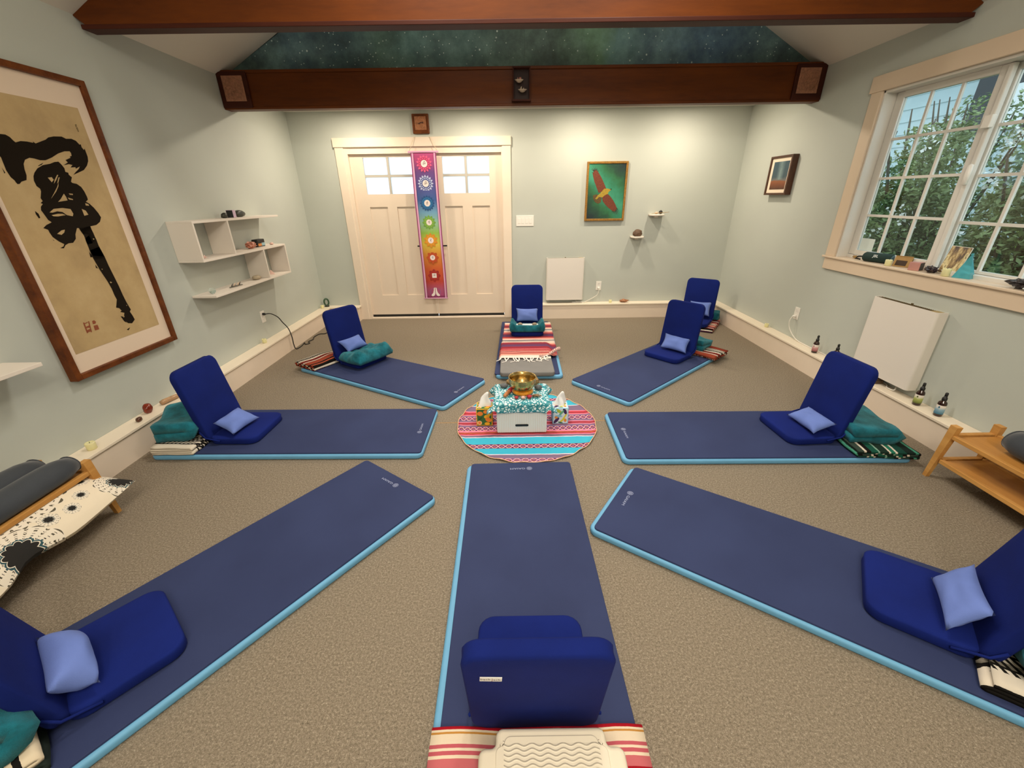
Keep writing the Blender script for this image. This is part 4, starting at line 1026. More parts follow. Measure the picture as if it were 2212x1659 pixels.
tissue_box('tissue box printed with oranges on green, left of the altar', -.262, -.145, 2.657, 2.772, .148, YEL, GRN,
           [(-.03, .10, .022, .018, 0, ORG), (.012, .115, .018, .015, 0, ORG), (.018, .075, .02, .016, .2, YEL), (.03, .05, .024, .018, -.5, ORG), (-.036, .025, .018, .018, 0, '#f2c88a'), (-.036, .025, .010, .010, 0, ORG), (.02, .018, .02, .012, 0, YEL), (-.028, .06, .018, .006, .8, '#1f4a26'), (.036, .098, .014, .018, 0, YEL), (-.005, .135, .05, .005, 0, '#5a4a10')], 2)
tissue_box('tissue box printed with purple and lime leaves, right of the altar', .300, .415, 2.668, 2.783, .140, '#8cc6e0', '#d6ebf2',
           [(-.02, .11, .04, .012, -.6, '#a9c23c'), (.03, .105, .012, .028, .4, '#3a2356'), (.005, .09, .03, .008, .9, '#5fae8a'), (-.03, .03, .03, .012, .9, '#3a2356'), (.03, .06, .03, .006, 1.0, '#d8d23a'), (-.015, .065, .028, .010, 0, '#7fc4dc'), (.012, .03, .030, .007, .8, '#d8d23a'), (.035, .03, .010, .014, 0, '#e0903a'), (-.032, .055, .012, .01, 0, '#e0903a'), (.0, .012, .02, .006, -.3, '#2f6a54')], 5)

# ================================================================== WALL THINGS
# ------------------------------------------------------------------ calligraphy scroll in a walnut frame (left wall)
XA = XL+.034                                        # plane of the artwork
cg = thing('framed_calligraphy', 'large walnut framed black brush calligraphy on tan paper, left wall', 'picture')
def frame_x(parent, xw, s, y0, y1, z0, z1, rail, depth, m, bev=.004):
    """four mitred rails on a wall at x = xw, facing s"""
    xa, xb = sorted((xw, xw+s*depth))
    for nm, lo, hi in (('frame_rail', (xa, y0, z0), (xb, y0+rail, z1)), ('frame_rail', (xa, y1-rail, z0), (xb, y1, z1)), ('frame_rail', (xa, y0+rail, z0), (xb, y1-rail, z0+rail)), ('frame_rail', (xa, y0+rail, z1-rail), (xb, y1-rail, z1))):
        box(nm, lo, hi, m, parent, bev)
frame_x(cg, XL+.001, 1, 2.238, 3.043, .590, 2.220, .034, .05, M_FRAME)
box('mount_board', (XL+.002, 2.268, .62), (XA-.002, 3.012, 2.19), plain('warm_mount_board', '#e2cdb7', .85), cg)
def paper():
    t = NT('aged_tan_paper'); n = t.noise(3.2, 6, .65); m = t.noise(18, 4, .6)
    c = t.ramp(n, [(.3, '#ab9168'), (.5, '#bda274'), (.68, '#c7ad80')]); t.color(t.mix(t.math('MULTIPLY', m, .25), c, srgb('#9c8258'))); t.set(Roughness=.9); return t.m
M_PAPER = paper(); M_INK = plain('brush_ink', '#1d160e', .8, spec=.1)
box('tan_paper', (XA-.002, 2.31, .735), (XA-.0008, 2.945, 2.066), M_PAPER, cg)
def px(lst, sc, ox, oy, ax, val): return [at(ax, val, ox+a/sc, oy+b/sc) for a, b in lst]
S1 = [(0, 255), (60, 262), (110, 290), (150, 330), (175, 350), (230, 335), (300, 340), (372, 355), (368, 340), (400, 362), (470, 335), (510, 320), (540, 295), (600, 283), (690, 285), (740, 310), (800, 310), (850, 332), (890, 375), (905, 372), (915, 405), (940, 435), (948, 420), (965, 465), (982, 510), (988, 560), (975, 610), (940, 660), (880, 688), (822, 714), (850, 680), (880, 650), (895, 620), (850, 645), (845, 628), (790, 632), (812, 604), (772, 594), (712, 606), (760, 575), (733, 548), (792, 522), (780, 512), (803, 500), (795, 470), (780, 450), (720, 450), (650, 475), (580, 520), (510, 550), (450, 550), (380, 530), (330, 522), (280, 545), (265, 590), (275, 650), (298, 720), (298, 772), (240, 790), (222, 815), (195, 817), (175, 795), (165, 778), (120, 740), (70, 665), (40, 590), (12, 520), (-40, 460), (-110, 420), (-150, 350), (-120, 285), (-50, 250)]
S2 = [(375, 730), (385, 690), (420, 640), (480, 605), (560, 590), (610, 570), (655, 566), (690, 600), (722, 640), (732, 680), (765, 690), (770, 712), (806, 742), (795, 790), (812, 805), (860, 815), (910, 850), (945, 900), (975, 960), (985, 992), (962, 1015), (1000, 1035), (1050, 1080), (1100, 1140), (1132, 1190), (1120, 1240), (1080, 1275), (1012, 1290), (1040, 1360), (1080, 1440), (1110, 1520), (1150, 1600), (1182, 1662), (1062, 1662), (1010, 1560), (960, 1440), (930, 1370), (885, 1310), (862, 1310), (845, 1380), (850, 1430), (820, 1475), (770, 1480), (735, 1500), (715, 1537), (675, 1535), (712, 1515), (720, 1490), (660, 1460), (590, 1410), (555, 1360), (540, 1330), (485, 1310), (520, 1275), (580, 1245), (540, 1220), (490, 1150), (460, 1110), (458, 1070), (480, 1040), (455, 1030), (478, 1008), (455, 975), (460, 900), (450, 870), (410, 840), (380, 780)]
S3 = [(435, 40), (470, 110), (520, 230), (580, 340), (620, 430), (670, 530), (720, 630), (760, 720), (795, 790), (830, 850), (842, 868), (832, 890), (860, 930), (881, 968), (855, 1005), (815, 1005), (790, 985), (770, 950), (778, 902), (735, 892), (750, 880), (725, 855), (695, 850), (702, 770), (680, 730), (650, 660), (610, 590), (570, 530), (530, 470), (490, 400), (450, 330), (420, 250), (395, 190), (380, 140), (340, 85), (322, 55)]
S4 = [[(392, 1118), (432, 1150), (452, 1195), (436, 1202), (402, 1155)], [(425, 612), (485, 577), (470, 600), (432, 616)], [(590, 1436), (612, 1452), (600, 1450)], [(20, 630), (60, 690), (50, 700)]]
ink = [px(S1, 5.185, 0, 240, 'x', XA), px(S2, 5.185, 0, 240, 'x', XA), px(S3, 4.607, 100, 480, 'x', XA)]+[px(s, 5.185, 0, 240, 'x', XA) for s in S4]
ink += [px(s, 4.607, 100, 480, 'x', XA) for s in ([(425, 290), (455, 335), (470, 345), (440, 350)], [(488, 420), (515, 460), (495, 455)], [(740, 935), (765, 940), (800, 1000), (775, 985)], [(800, 1068), (835, 1045), (820, 1075)])]
ink = [[Vector((p.x, min(2.943, max(2.312, p.y)), p.z)) for p in q] for q in ink]
polys('brush_strokes', ink, M_INK, cg)
H = [[(535, 745), (580, 740), (602, 770), (580, 797)], [(640, 713), (652, 716), (630, 772), (604, 815), (612, 770)], [(655, 800), (655, 840), (630, 900), (570, 985), (602, 925), (640, 850)], [(655, 742), (668, 742), (655, 795), (640, 812)], [(715, 925), (740, 960), (757, 1000), (650, 1017), (680, 985)], [(770, 922), (815, 926), (817, 940), (780, 936)], [(758, 968), (815, 985), (820, 996), (775, 990)],
     [(555, 1135), (600, 1095), (700, 1085), (790, 1097), (822, 1150), (815, 1178), (750, 1165), (700, 1130), (640, 1122), (590, 1137)], [(578, 1165), (650, 1150), (700, 1150), (737, 1165), (650, 1180), (600, 1178)], [(915, 1095), (960, 1115), (990, 1160), (945, 1172)], [(955, 1030), (990, 1043), (1000, 1060), (960, 1057)], [(640, 1375), (690, 1335), (727, 1328), (720, 1360), (690, 1386)]]
H2 = [[(635, 590), (655, 598), (645, 607), (635, 602)], [(548, 462), (562, 466), (556, 474)], [(463, 160), (480, 166), (470, 176)], [(795, 822), (806, 828), (800, 834)], [(760, 925), (780, 935), (772, 950)]]
polys('paper_gaps', [px(s, 5.185, 0, 240, 'x', XA+.0006) for s in H]+[px(s, 4.607, 100, 480, 'x', XA+.0006) for s in H2], M_PAPER, cg)['kind'] = 'stuff'
M_SEAL = plain('red_seal_ink', '#8a4628', .7, var=.3, scale=200)
polys('red_seals', [px(s, 4.607, 100, 480, 'x', XA) for s in ([(365, 1000), (378, 997), (418, 1100), (405, 1107)], [(415, 987), (427, 985), (455, 1092), (444, 1096)], [(380, 1005), (412, 992), (414, 1000), (384, 1014)], [(395, 1040), (425, 1026), (432, 1050), (398, 1056)], [(405, 1075), (436, 1060), (442, 1088), (412, 1096)], [(470, 1030), (510, 1020), (528, 1065), (485, 1078)], [(455, 985), (475, 975), (495, 990), (490, 1010), (465, 1015)])], M_SEAL, cg)
polys('faded_signature', [px(s, 5.185, 0, 240, 'x', XA) for s in ([(838, 150), (855, 145), (862, 175), (848, 180)], [(850, 185), (868, 180), (886, 232), (874, 235)])], plain('faded_ink', '#7d6843', .8), cg)

# ------------------------------------------------------------------ white shelf unit
XS = XL+.20
su = thing('shelf_unit', 'white staggered wall shelf with two open cubes, right of the calligraphy', 'shelf')
M_SHELF = plain('shelf_white', '#e6dcd0', .5)
def sh(nm, lo, hi): return box(nm, lo, hi, M_SHELF, su, .0015)
T = .017
sh('shelf_board', (XL+.001, 3.364, 1.412-T), (XS, 4.643, 1.412)); sh('shelf_board', (XL+.001, 3.364, 1.110), (XS, 4.655, 1.110+T)); sh('shelf_board', (XL+.001, 3.385, .827), (XS, 4.655, .827+T))
for y, a, b in ((3.364, 1.110+T, 1.412-T), (3.785, 1.110+T, 1.412-T), (4.222, .827+T, 1.110), (4.638, .827+T, 1.110)): sh('upright', (XL+.001, y, a), (XS, y+T, b))
s2 = thing('corner_shelf', 'white wall shelf cut off by the left edge of the photo', 'shelf')
box('shelf_board', (XL+.001, 1.30, .792), (XL+.20, 1.985, .812), M_SHELF, s2, .002); box('wall_cleat', (XL+.001, 1.34, .772), (XL+.02, 1.94, .792), M_SHELF, s2)
def T1(o, lab, cat, group=None): return tagp(o, lab, cat, group)
zT, zM, zL = 1.4125, 1.1275, .8445
M_DARKST = plain('dark_green_stone', '#33342c', .4, var=.3, scale=40); M_CLEAR = NT('clear_glass_ball'); M_CLEAR.set(Roughness=.03, Transmission_Weight=1., IOR=1.45); M_CLEAR.color('#dff0f0'); M_CLEAR = M_CLEAR.m
M_PINKST = plain('pale_pink_stone', '#dcb8ab', .5, var=.1, scale=60); M_SALT = plain('rosy_crystal', '#b0705a', .4, var=.35, scale=50, bump=.6, bscale=60)
T1(blob('round_stone', (.05, .06, .05), M_DARKST, None, 3, .25, 2, (XL+.10, 3.93, zT)), 'small rough dark stone, left of the lilac box on the top shelf', 'stone')
lb = thing('lilac_box', 'small lilac and black box on the top shelf between two stones', 'box', (XL+.10, 4.03, zT), .25)
box('carton', (-.025, -.035, 0), (.03, .035, .062), plain('lilac_card', '#bfa6bd', .6), lb, .002); box('black_side', (-.022, -.0365, .002), (.027, -.034, .060), M_BLACK, lb)
T1(blob('long_stone', (.06, .15, .062), M_DARKST, None, 6, .10, 3, (XL+.10, 4.16, zT)), 'elongated smooth dark stone, right of the lilac box on the top shelf', 'stone')
cx_ = thing('crystal_cross', 'tiny pale cross of crystals in the left cube of the shelf', 'crystal', (XL+.14, 3.46, zM), .4)
for k in range(5): tube('crystal_point', [(0, 0, .008), (.014*cos(k*1.26), .014*sin(k*1.26), .012+.008*(k % 2)), (.026*cos(k*1.26), .026*sin(k*1.26), .012+.014*(k % 2))], [.007, .006, .001], M_PINKST, cx_, 6)
T1(blob('crystal_cluster', (.07, .13, .06), M_SALT, None, 4, .42, 3, (XL+.11, 4.19, zM), True, nscale=3.2), 'reddish crystal cluster on the middle shelf before the striped tin', 'crystal')
tn = thing('label_tin', 'small black tin with orange and pale blue band on the middle shelf', 'tin', (XL+.085, 4.37, zM))
box('body', (-.03, -.065, 0), (.03, .065, .07), M_BLACK, tn, .006); box('orange_band', (.0295, -.06, .008), (.0308, .0, .032), plain('orange_band', '#c9803c', .5), tn); box('blue_band', (.0295, .002, .008), (.0308, .06, .036), plain('blue_band', '#8fb0b8', .5), tn)
T1(blob('pink_stone', (.035, .045, .026), M_PINKST, None, 8, .2, 2, (XL+.12, 4.545, zM)), 'tiny pale pink stone near the right end of the middle shelf', 'stone')
T1(lathe('glass_ball', [(.026*sin(pi*k/12)+.0005, .026-.026*cos(pi*k/12)) for k in range(13)], M_CLEAR, None, 20, (XL+.12, 3.47, zL)), 'clear glass ball at the left end of the lowest shelf', 'ball')
fs_ = thing('slate_dish', 'grey slate sliver with crystal splinters on the lowest shelf', 'slate', (XL+.12, 3.78, zL), 1.45)
slab('slate', [(-.08, -.012), (0, -.022), (.075, -.016), (.082, .006), (.02, .02), (-.06, .012)], 0, .006, plain('grey_slate', '#6f6a60', .7, var=.2, scale=40), fs_, .001, 1)
rnd = random.Random(3)
for k in range(7): a = Vector((rnd.uniform(-.04, .05), rnd.uniform(-.008, .006), .008)); tube('splinter', [a, a+Vector((.012, .002, .012)), a+Vector((.03, .004, .022))], [.005, .004, .001], M_DARKST if k % 2 else M_BONE, fs_, 5)
T1(blob('oval_stone', (.075, .10, .042), plain('sand_stone', '#a69880', .6, var=.1, scale=30), None, 7, .06, 3, (XL+.12, 4.13, zL)), 'flat oval sand coloured stone on the lowest shelf beside the cube', 'stone')
py = thing('pink_pyramid', 'small pink crystal pyramid inside the lower right cube', 'crystal', (XL+.10, 4.44, zL), .5)
mesh_obj('pyramid', [(-.03, -.03, 0), (.03, -.03, 0), (.03, .03, 0), (-.03, .03, 0), (0, 0, .045)], [(3, 2, 1, 0), (0, 1, 4), (1, 2, 4), (2, 3, 4), (3, 0, 4)], M_PINKST, py)

# ------------------------------------------------------------------ outlets, cords
def outlet(lab, M, plugs):
    t = thing('wall_outlet', lab, 'outlet')
    box('cover_plate', (-.037, -.060, 0), (.037, .060, .006), M_PLASTIC, t, .003, 2, M)
    for s in (-1, 1):
        f = slab('receptacle', rounded_rect(-.017, .017, s*.028-.014, s*.028+.014, .009, 4), .005, .0075, M_PLASTIC, t, .001, 1, M)
        for a, b, c, d in ((-.008, .004, -.006, .011), (.006, .004, .008, .011), (-.002, -.008, .002, -.004)): box('slot', (a, s*.028+b, .0074), (c, s*.028+d, .0078), M_BLACK, f, 0, 1, M)
    return t
MBK = frameM((1.216, YB, .422), (1, 0, 0), (0, 0, 1)); MLF = frameM((XL, 4.256, .438), (0, 1, 0), (0, 0, 1)); MRT = frameM((XR, 4.044, .448), (0, -1, 0), (0, 0, 1))
outlet('white outlet on the back wall right of the panel heater', MBK, 1); outlet('white outlet on the left wall with a black plug', MLF, 1); outlet('white outlet on the right wall under the small picture side', MRT, 1)
M_WCORD = plain('white_cord', '#e9e4da', .5)
def cord(lab, pts, r, m, M, plugm, group=None, k=6):
    t = thing('power_cord', lab, 'cord', group=group); tube('cable', spline(pts, k), r, m, t, 6)
    lathe('plug', [(.001, 0), (.012, .0), (.014, .008), (.012, .022), (.006, .03), (.001, .031)], plugm, t, 12, None, True, M @ Matrix.Translation((0, -.028, .0078))); return t
P0 = MBK @ Vector((0, -.028, .036))
cord('white cord from the back wall outlet to the heater', [P0, (1.214, YB-.055, .37), (1.20, YB-.05, .31), (1.13, YB-.03, .255), (1.06, YB-.03, .220), (1.02, YB-.05, .209), (.96, YB-.05, .209), (.88, YB-.06, .209), (.85, YB-.045, .209), (.88, YB-.03, .2095), (.96, YB-.038, .216), (1.0, YB-.05, .2085), (.93, YB-.03, .212), (.90, YB-.02, .235)], .0045, M_WCORD, MBK, M_PLASTIC)
P0 = MRT @ Vector((0, -.028, .036))
cord('white cord from the right wall outlet along the ledge', [P0, (XR-.055, 4.045, .37), (XR-.045, 4.03, .30), (XR-.035, 3.95, .235), (XR-.03, 3.84, .209), (XR-.025, 3.6, .2065), (XR-.02, 3.35, .2065), (XR-.02, 3.2, .2065), (XR-.008, 3.0, .2075), (XR-.008, 2.86, .2075), (XR-.05, 2.80, .2070), (XR-.055, 2.735, .215), (XR-.03, 2.75, .25)], .0045, M_WCORD, MRT, M_PLASTIC)
P0 = MLF @ Vector((0, .028, .036)); MLF2 = MLF @ Matrix.Translation((0, .056, 0))
cord('black cord from the left wall outlet down onto the carpet', [P0, (XL+.06, 4.31, .455), (XL+.085, 4.38, .40), (XL+.10, 4.42, .33), (XL+.13, 4.45, .25), (XLF+.03, 4.44, .16), (XLF+.03, 4.44, .07), (XLF+.04, 4.45, .012), (XLF+.05, 4.56, .0065), (XLF+.03, 4.68, .0065), (XLF+.07, 4.62, .0065), (XLF+.10, 4.66, .0065), (XLF+.06, 4.72, .0065), (XLF+.08, 4.80, .0065), (XLF+.05, 4.90, .0065), (XLF+.07, 5.02, .0065), (XLF+.13, 5.03, .0065), (XLF+.17, 5.12, .0065), (XLF+.4, 5.2, .0065)], .0052, M_BLACK, MLF2, M_BLACK, k=8)
sw = thing('switch_plate', 'white blank multi-gang switch plate right of the door casing', 'switch')
Msw = frameM((.204, YB, 1.266), (1, 0, 0), (0, 0, 1)); box('cover_plate', (-.113, -.065, 0), (.113, .065, .007), M_PLASTIC, sw, .003, 2, Msw)
for k in range(4): box('rocker', (-.094+k*.049, -.034, .006), (-.094+k*.049+.033, .034, .009), M_PLASTIC, sw, .0015, 1, Msw)

# ------------------------------------------------------------------ panel heaters
def heater(lab, M, w, h):
    """local x along the wall, y up, z into the room"""
    t = thing('panel_heater', lab, 'heater'); d = .085; lip = .012
    # wrap-round shell: U section swept along height, open at the top
    prof = []
    for k in range(7): a = pi-pi/2*k/6; prof.append((-w/2+.02+.02*cos(a), d-.02+.02*sin(a)))
    for k in range(7): a = pi/2-pi/2*k/6; prof.append((w/2-.02+.02*cos(a), d-.02+.02*sin(a)))
    prof = [(-w/2, .012)]+prof+[(w/2, .012)]; inn = [(x*(1-2*.006/w), max(.012, z-.006)) for x, z in prof]
    vs = []; n = len(prof)
    for zz in (0, h):
        vs += [M @ Vector((x, zz, z)) for x, z in prof]+[M @ Vector((x, zz, z)) for x, z in inn]
    fs = []
    for i in range(n-1):
        fs += [(i, i+1, 2*n+i+1, 2*n+i), (n+i+1, n+i, 3*n+i, 3*n+i+1), (2*n+i, 2*n+i+1, 3*n+i+1, 3*n+i), (i+1, i, n+i, n+i+1)]
    fs += [(0, 2*n, 3*n, n), (n-1, 2*n-1, 4*n-1, 3*n-1)]
    mesh_obj('front_shell', vs, fs, M_WHITE, t)
    box('back_plate', (-w/2+.008, .015, 0), (w/2-.008, h-.01, .012), M_WHITE, t, 0, 1, M)
    g = box('grille_tray', (-w/2+.012, h-.016, .013), (w/2-.012, h-.010, d-.008), plain('grille_shadow', '#3a2f1c', .6), t, 0, 1, M)
    bm = bmesh.new(); N = 30
    for k in range(N):
        x = -w/2+.03+k*(w*.80)/N; add_box(bm, (x, h-.011, .018), (x+.004, h-.004, d-.012), 0, 1, M)
    for zz in (.032, .052): add_box(bm, (-w/2+.016, h-.011, zz), (w/2-.016, h-.0035, zz+.003), 0, 1, M)
    o = bm_obj('grille_slats', bm, M_BRONZE, t); o['kind'] = 'stuff'
    box('control_cap', (w/2-.075, h-.012, .016), (w/2-.016, h-.003, d-.010), plain('control_tan', '#a8905c', .5), t, .002, 1, M)
    box('sensor_clip', (-.008, h-.016, .014), (.008, h+.003, .024), M_BRONZE, t, .002, 1, M); return t
heater('white wall panel heater between the doors and the corner, back wall', frameM((.742, YB, .250), (1, 0, 0), (0, 0, 1)), .500, .556)
heater('large white wall panel heater under the window', frameM((XR, 2.885, .262), (0, -1, 0), (0, 0, 1)), .520, .560)

# ------------------------------------------------------------------ plaque, banner
pq = thing('carved_plaque', 'small square wooden plaque with copper relief above the doors', 'plaque')
YP = YB-.03
box('frame', (-1.125, YP, 2.245), (-.927, YB-.001, 2.448), M_FRAME, pq, .008)
rel = box('copper_relief', (-1.092, YP-.005, 2.283), (-.960, YP+.001, 2.420), plain('copper_sheet', '#a9714f', .4, .4, var=.25, scale=50, bump=.8, bscale=50), pq, .002)
rnd = random.Random(5); lst = []
for k in range(16):
    a = rnd.uniform(0, 2*pi); c0 = Vector((-1.026+rnd.uniform(-.045, .045), YP-.0055, 2.352+rnd.uniform(-.045, .05))); d = Vector((cos(a), 0, sin(a)))*.018
    lst.append((spline([c0-d, c0+Vector((d.z, 0, -d.x))*.4, c0+d], 3), .0022))
o = joined_tubes('relief_lines', lst, plain('copper_light', '#c08a64', .35, .4), rel)
poly('relief_figure', [(-1.055, YP-.0060, 2.345), (-1.04, YP-.006, 2.362), (-1.01, YP-.006, 2.368), (-.985, YP-.006, 2.36), (-.99, YP-.006, 2.348), (-1.02, YP-.006, 2.350), (-1.04, YP-.006, 2.338)], plain('relief_dark', '#4a2416', .5), rel)
bn = thing('chakra_banner', 'long rainbow chakra banner hanging in front of the doors', 'banner')
YN = YB-.055
NW = lambda z: -1.169+(2.06-z)*-.006                 # left edge
def banner_mat():
    t = NT('rainbow_print'); x = t.sep('UV')
    t.color(t.ramp(x[1], [(0, '#a34579'), (.06, '#a84f72'), (.13, '#b8402e'), (.22, '#c85a2c'), (.32, '#d98a36'), (.40, '#d9bd48'), (.48, '#8fb648'), (.55, '#8fb99a'), (.62, '#6f9fc0'), (.70, '#3f5f9c'), (.80, '#554d8c'), (.88, '#6a4583'), (.96, '#b5487c'), (1, '#b0487c')])); t.set(Roughness=.85); return t.m
BX0, BX1, BZ0, BZ1 = -1.172, -.868, .292, 2.055
nb = 40; vs = []; uv = []; fs = []
wav = lambda z: .006*sin(z*4.2)+.003*sin(z*11)
for j in range(nb+1):
    z = BZ0+(BZ1-BZ0)*j/nb
    for x, u in ((BX0, 0), (BX0+.5*(BX1-BX0), .5), (BX1, 1)): vs.append((x+.004*sin(z*3), YN+wav(z), z)); uv.append((u, j/nb))
for j in range(nb):
    for i in range(2): a = j*3+i; fs.append((a, a+1, a+4, a+3))
bo = mesh_obj('printed_cloth', vs, fs, banner_mat(), bn, uv, True); md = bo.modifiers.new('t', 'SOLIDIFY'); md.thickness = .002; md.offset = -1
M_PB = plain('pink_binding', '#d9a3c4', .8); M_MB = plain('magenta_edge', '#8a2f66', .8)
for x0, w_, m, nm in ((BX0-.002, .012, M_MB, 'side_binding'), (BX1-.010, .012, M_MB, 'side_binding'), (BX0+.010, .020, M_PB, 'side_ribbon'), (BX1-.030, .020, M_PB, 'side_ribbon')):
    v = []; f = []
    for j in range(nb+1):
        z = BZ0+(BZ1-BZ0)*j/nb; xx = x0+.004*sin(z*3); v += [(xx, YN+wav(z)-.0032, z), (xx+w_, YN+wav(z)-.0032, z)]
        if j: f.append((2*j-2, 2*j-1, 2*j+1, 2*j))
    o = mesh_obj(nm, v, f, m, bn); md = o.modifiers.new('t', 'SOLIDIFY'); md.thickness = .001; md.offset = -1
tube('top_rod', [(BX0-.03, YN, BZ1), (BX1+.03, YN, BZ1)], .011, M_PB, bn, 8); tube('bottom_rod', [(BX0-.016, YN+wav(BZ0), BZ0), (BX1+.012, YN+wav(BZ0), BZ0)], .007, M_PB, bn, 8)
for s, e in ((BX0-.016, -1.105), (BX1+.018, -.935)): tube('hanging_string', [(s, YN-.002, BZ1+.008), (e, YB-.040, 2.219)], .0028, plain('pale_string', '#e3d3b6', .8), bn, 5)
def disc(c, r, a0=0, n=20, ry=None): return [Vector((c[0]+r*cos(2*pi*k/n+a0), c[1], c[2]+(ry or r)*sin(2*pi*k/n+a0))) for k in range(n)]
def chakra(z, r, npet, petc, ringc, core, glyph, gc, sq=False):
    cx = (BX0+BX1)/2+.004*sin(z*3); y = YN+wav(z)-.0036
    t = empty('chakra_emblem'); t.parent = bn
    L1 = []
    for k in range(npet):
        a = 2*pi*k/npet+pi/2; h = pi/npet*.92
        L1.append([Vector((cx+rr*cos(a+d*h), y, z+rr*sin(a+d*h))) for rr, d in ((r*.66, -1), (r*.84, -.75), (r, 0), (r*.84, .75), (r*.66, 1))])
    polys('petals', L1, petc, t); L2 = [[p+Vector((0, -.0005, 0)) for p in disc((cx, y, z), r*.70, 0, 28)]]; polys('outer_ring', L2, ringc, t)
    L3 = []
    for k in range(npet):
        a = 2*pi*(k+.5)/npet+pi/2; L3.append([Vector((cx+rr*cos(a+d), y-.0009, z+rr*sin(a+d))) for rr, d in ((r*.50, -.1), (r*.60, -.14), (r*.66, 0), (r*.60, .14), (r*.50, .1))])
    polys('inner_dashes', L3, petc, t)
    rc = r*.40
    if sq: polys('core', [[Vector((cx+a*rc*.86, y-.001, z+b*rc*.86)) for a, b in ((-1, -1), (1, -1), (1, 1), (-1, 1))]], core, t)
    else: polys('core', [[p+Vector((0, -.001, 0)) for p in disc((cx, y, z), rc, 0, 20)]], core, t)
    M = frameM((cx, y-.0014, z), (1, 0, 0), (0, 0, 1))
    text_obj('glyph', glyph, rc*1.25, M, gc, t)
ink_ = lambda n, c: plain(n, c, .8)
CORE = ink_('print_white', '#efe0dc'); GL = ink_('print_dark', '#4a3a44')
zs_ = [at('y', YN, 660+a/3.95, 280+b/3.95).z for a, b in ((1015, 290), (1030, 460), (1043, 628), (1057, 792), (1070, 945), (1082, 1092), (1095, 1245), (1107, 1385))]
for i, (r, n_, c1, c2, g) in enumerate(((.098, 14, '#d85a86', '#b83a66', 'ॐ'), (.098, 16, '#b9bfe0', '#3c4a86', 'ॐ'), (.094, 16, '#1f4f86', '#2f78ac', 'हं'), (.088, 12, '#6fa03e', '#86b04a', 'यं'), (.092, 10, '#d98a22', '#e09a30', 'रं'), (.084, 8, '#b8501f', '#bf4a22', 'वं'), (.086, 8, '#9c2420', '#a8281f', 'लं'))):
    chakra(zs_[i], r, n_, ink_('petal_%d' % i, c1), ink_('ring_%d' % i, c2), CORE, g, GL, i == 6)
nm_ = empty('praying_hands'); nm_.parent = bn
z = zs_[7]; y = YN+wav(z)-.0036; cx = (BX0+BX1)/2
ring = []
for k in range(24):
    a0, a1 = 2*pi*k/24, 2*pi*(k+1)/24; ring.append([Vector((cx+rr*cos(a), y, z+rr*.78*sin(a))) for rr, a in ((.068, a0), (.072, a0), (.072, a1), (.068, a1))])
polys('halo', ring, ink_('halo_mauve', '#8e6aa8'), nm_)
hand = [(.004, .058), (.012, .060), (.020, .045), (.022, .020), (.032, -.012), (.052, -.034), (.060, -.046), (.046, -.058), (.024, -.054), (.010, -.040), (.004, -.020)]
polys('hands', [[Vector((cx+s*a, y-.0006, z+b)) for a, b in hand] for s in (1, -1)], CORE, nm_)

# ------------------------------------------------------------------ painting of the soaring hawk
hk = thing('hawk_painting', 'gilt framed painting of a brown hawk soaring on green, back wall', 'picture')
M_GILT = plain('gilt_frame', '#9a6f30', .45, .3, var=.3, scale=70, bump=.5, bscale=90)
y0, y1 = YB-.032, YB-.001
for nm, lo, hi in (('frame_rail', (.966, y0, 1.252), (.992, y1, 1.930)), ('frame_rail', (1.446, y0, 1.252), (1.472, y1, 1.930)), ('frame_rail', (.992, y0, 1.252), (1.446, y1, 1.280)), ('frame_rail', (.992, y0, 1.904), (1.446, y1, 1.930))): box(nm, lo, hi, M_GILT, hk, .005)
def hawk_bg():
    t = NT('painted_green_sky'); x = t.sep(); n = t.noise(5, 5, .7); m = t.noise(14, 3, .6)
    u = t.math('DIVIDE', t.math('SUBTRACT', x[0], .99), .456); v = t.math('DIVIDE', t.math('SUBTRACT', x[2], 1.28), .624)
    d = t.math('ADD', t.math('ABSOLUTE', t.math('SUBTRACT', t.math('ADD', u, v), 1.0)), t.math('MULTIPLY', t.math('SUBTRACT', u, v), .0))
    # lighter along the bird's diagonal, dark in the two far corners
    q = t.math('ABSOLUTE', t.math('SUBTRACT', t.math('ADD', t.math('MULTIPLY', u, .75), t.math('MULTIPLY', v, 1.0)), .92))
    f = t.math('ADD', q, t.math('MULTIPLY', t.math('SUBTRACT', n, .5), .7))
    c = t.ramp(f, [(.0, '#3f9c7c'), (.2, '#2f8463'), (.38, '#2a6a42'), (.55, '#1f4634'), (.75, '#161f2c'), (1, '#12151f')])
    t.color(t.mix(t.math('MULTIPLY', m, .3), c, srgb('#1d4a2c'))); t.set(Roughness=.5); return t.m
box('canvas', (.991, YB-.022, 1.279), (1.447, YB-.014, 1.905), hawk_bg(), hk)
YH = YB-.0224
def hp(l, o=0): return [Vector((p.x, YH-o, p.z)) for p in px(l, 8.295, 1240, 330, 'y', YH)]
M_RUST = plain('rust_feather', '#6d331c', .6, var=.35, scale=90); M_DKF = plain('dark_feather', '#2a1712', .6); M_OCH = plain('ochre_feather', '#a58a2a', .6, var=.3, scale=90); M_TAILF = plain('tail_feather', '#5a4420', .6, var=.4, scale=90)
fe = []
for b, t_ in (((365, 335), (295, 285)), ((372, 328), (312, 262)), ((382, 322), (345, 242)), ((395, 320), (386, 240)), ((408, 328), (415, 262)), ((425, 342), (437, 300)), ((350, 365), (310, 345))):
    dx, dy = t_[0]-b[0], t_[1]-b[1]; L_ = hypot(dx, dy); nx_, ny_ = -dy/L_*9, dx/L_*9; fe.append(hp([(b[0]+nx_, b[1]+ny_), t_, (b[0]-nx_, b[1]-ny_)]))
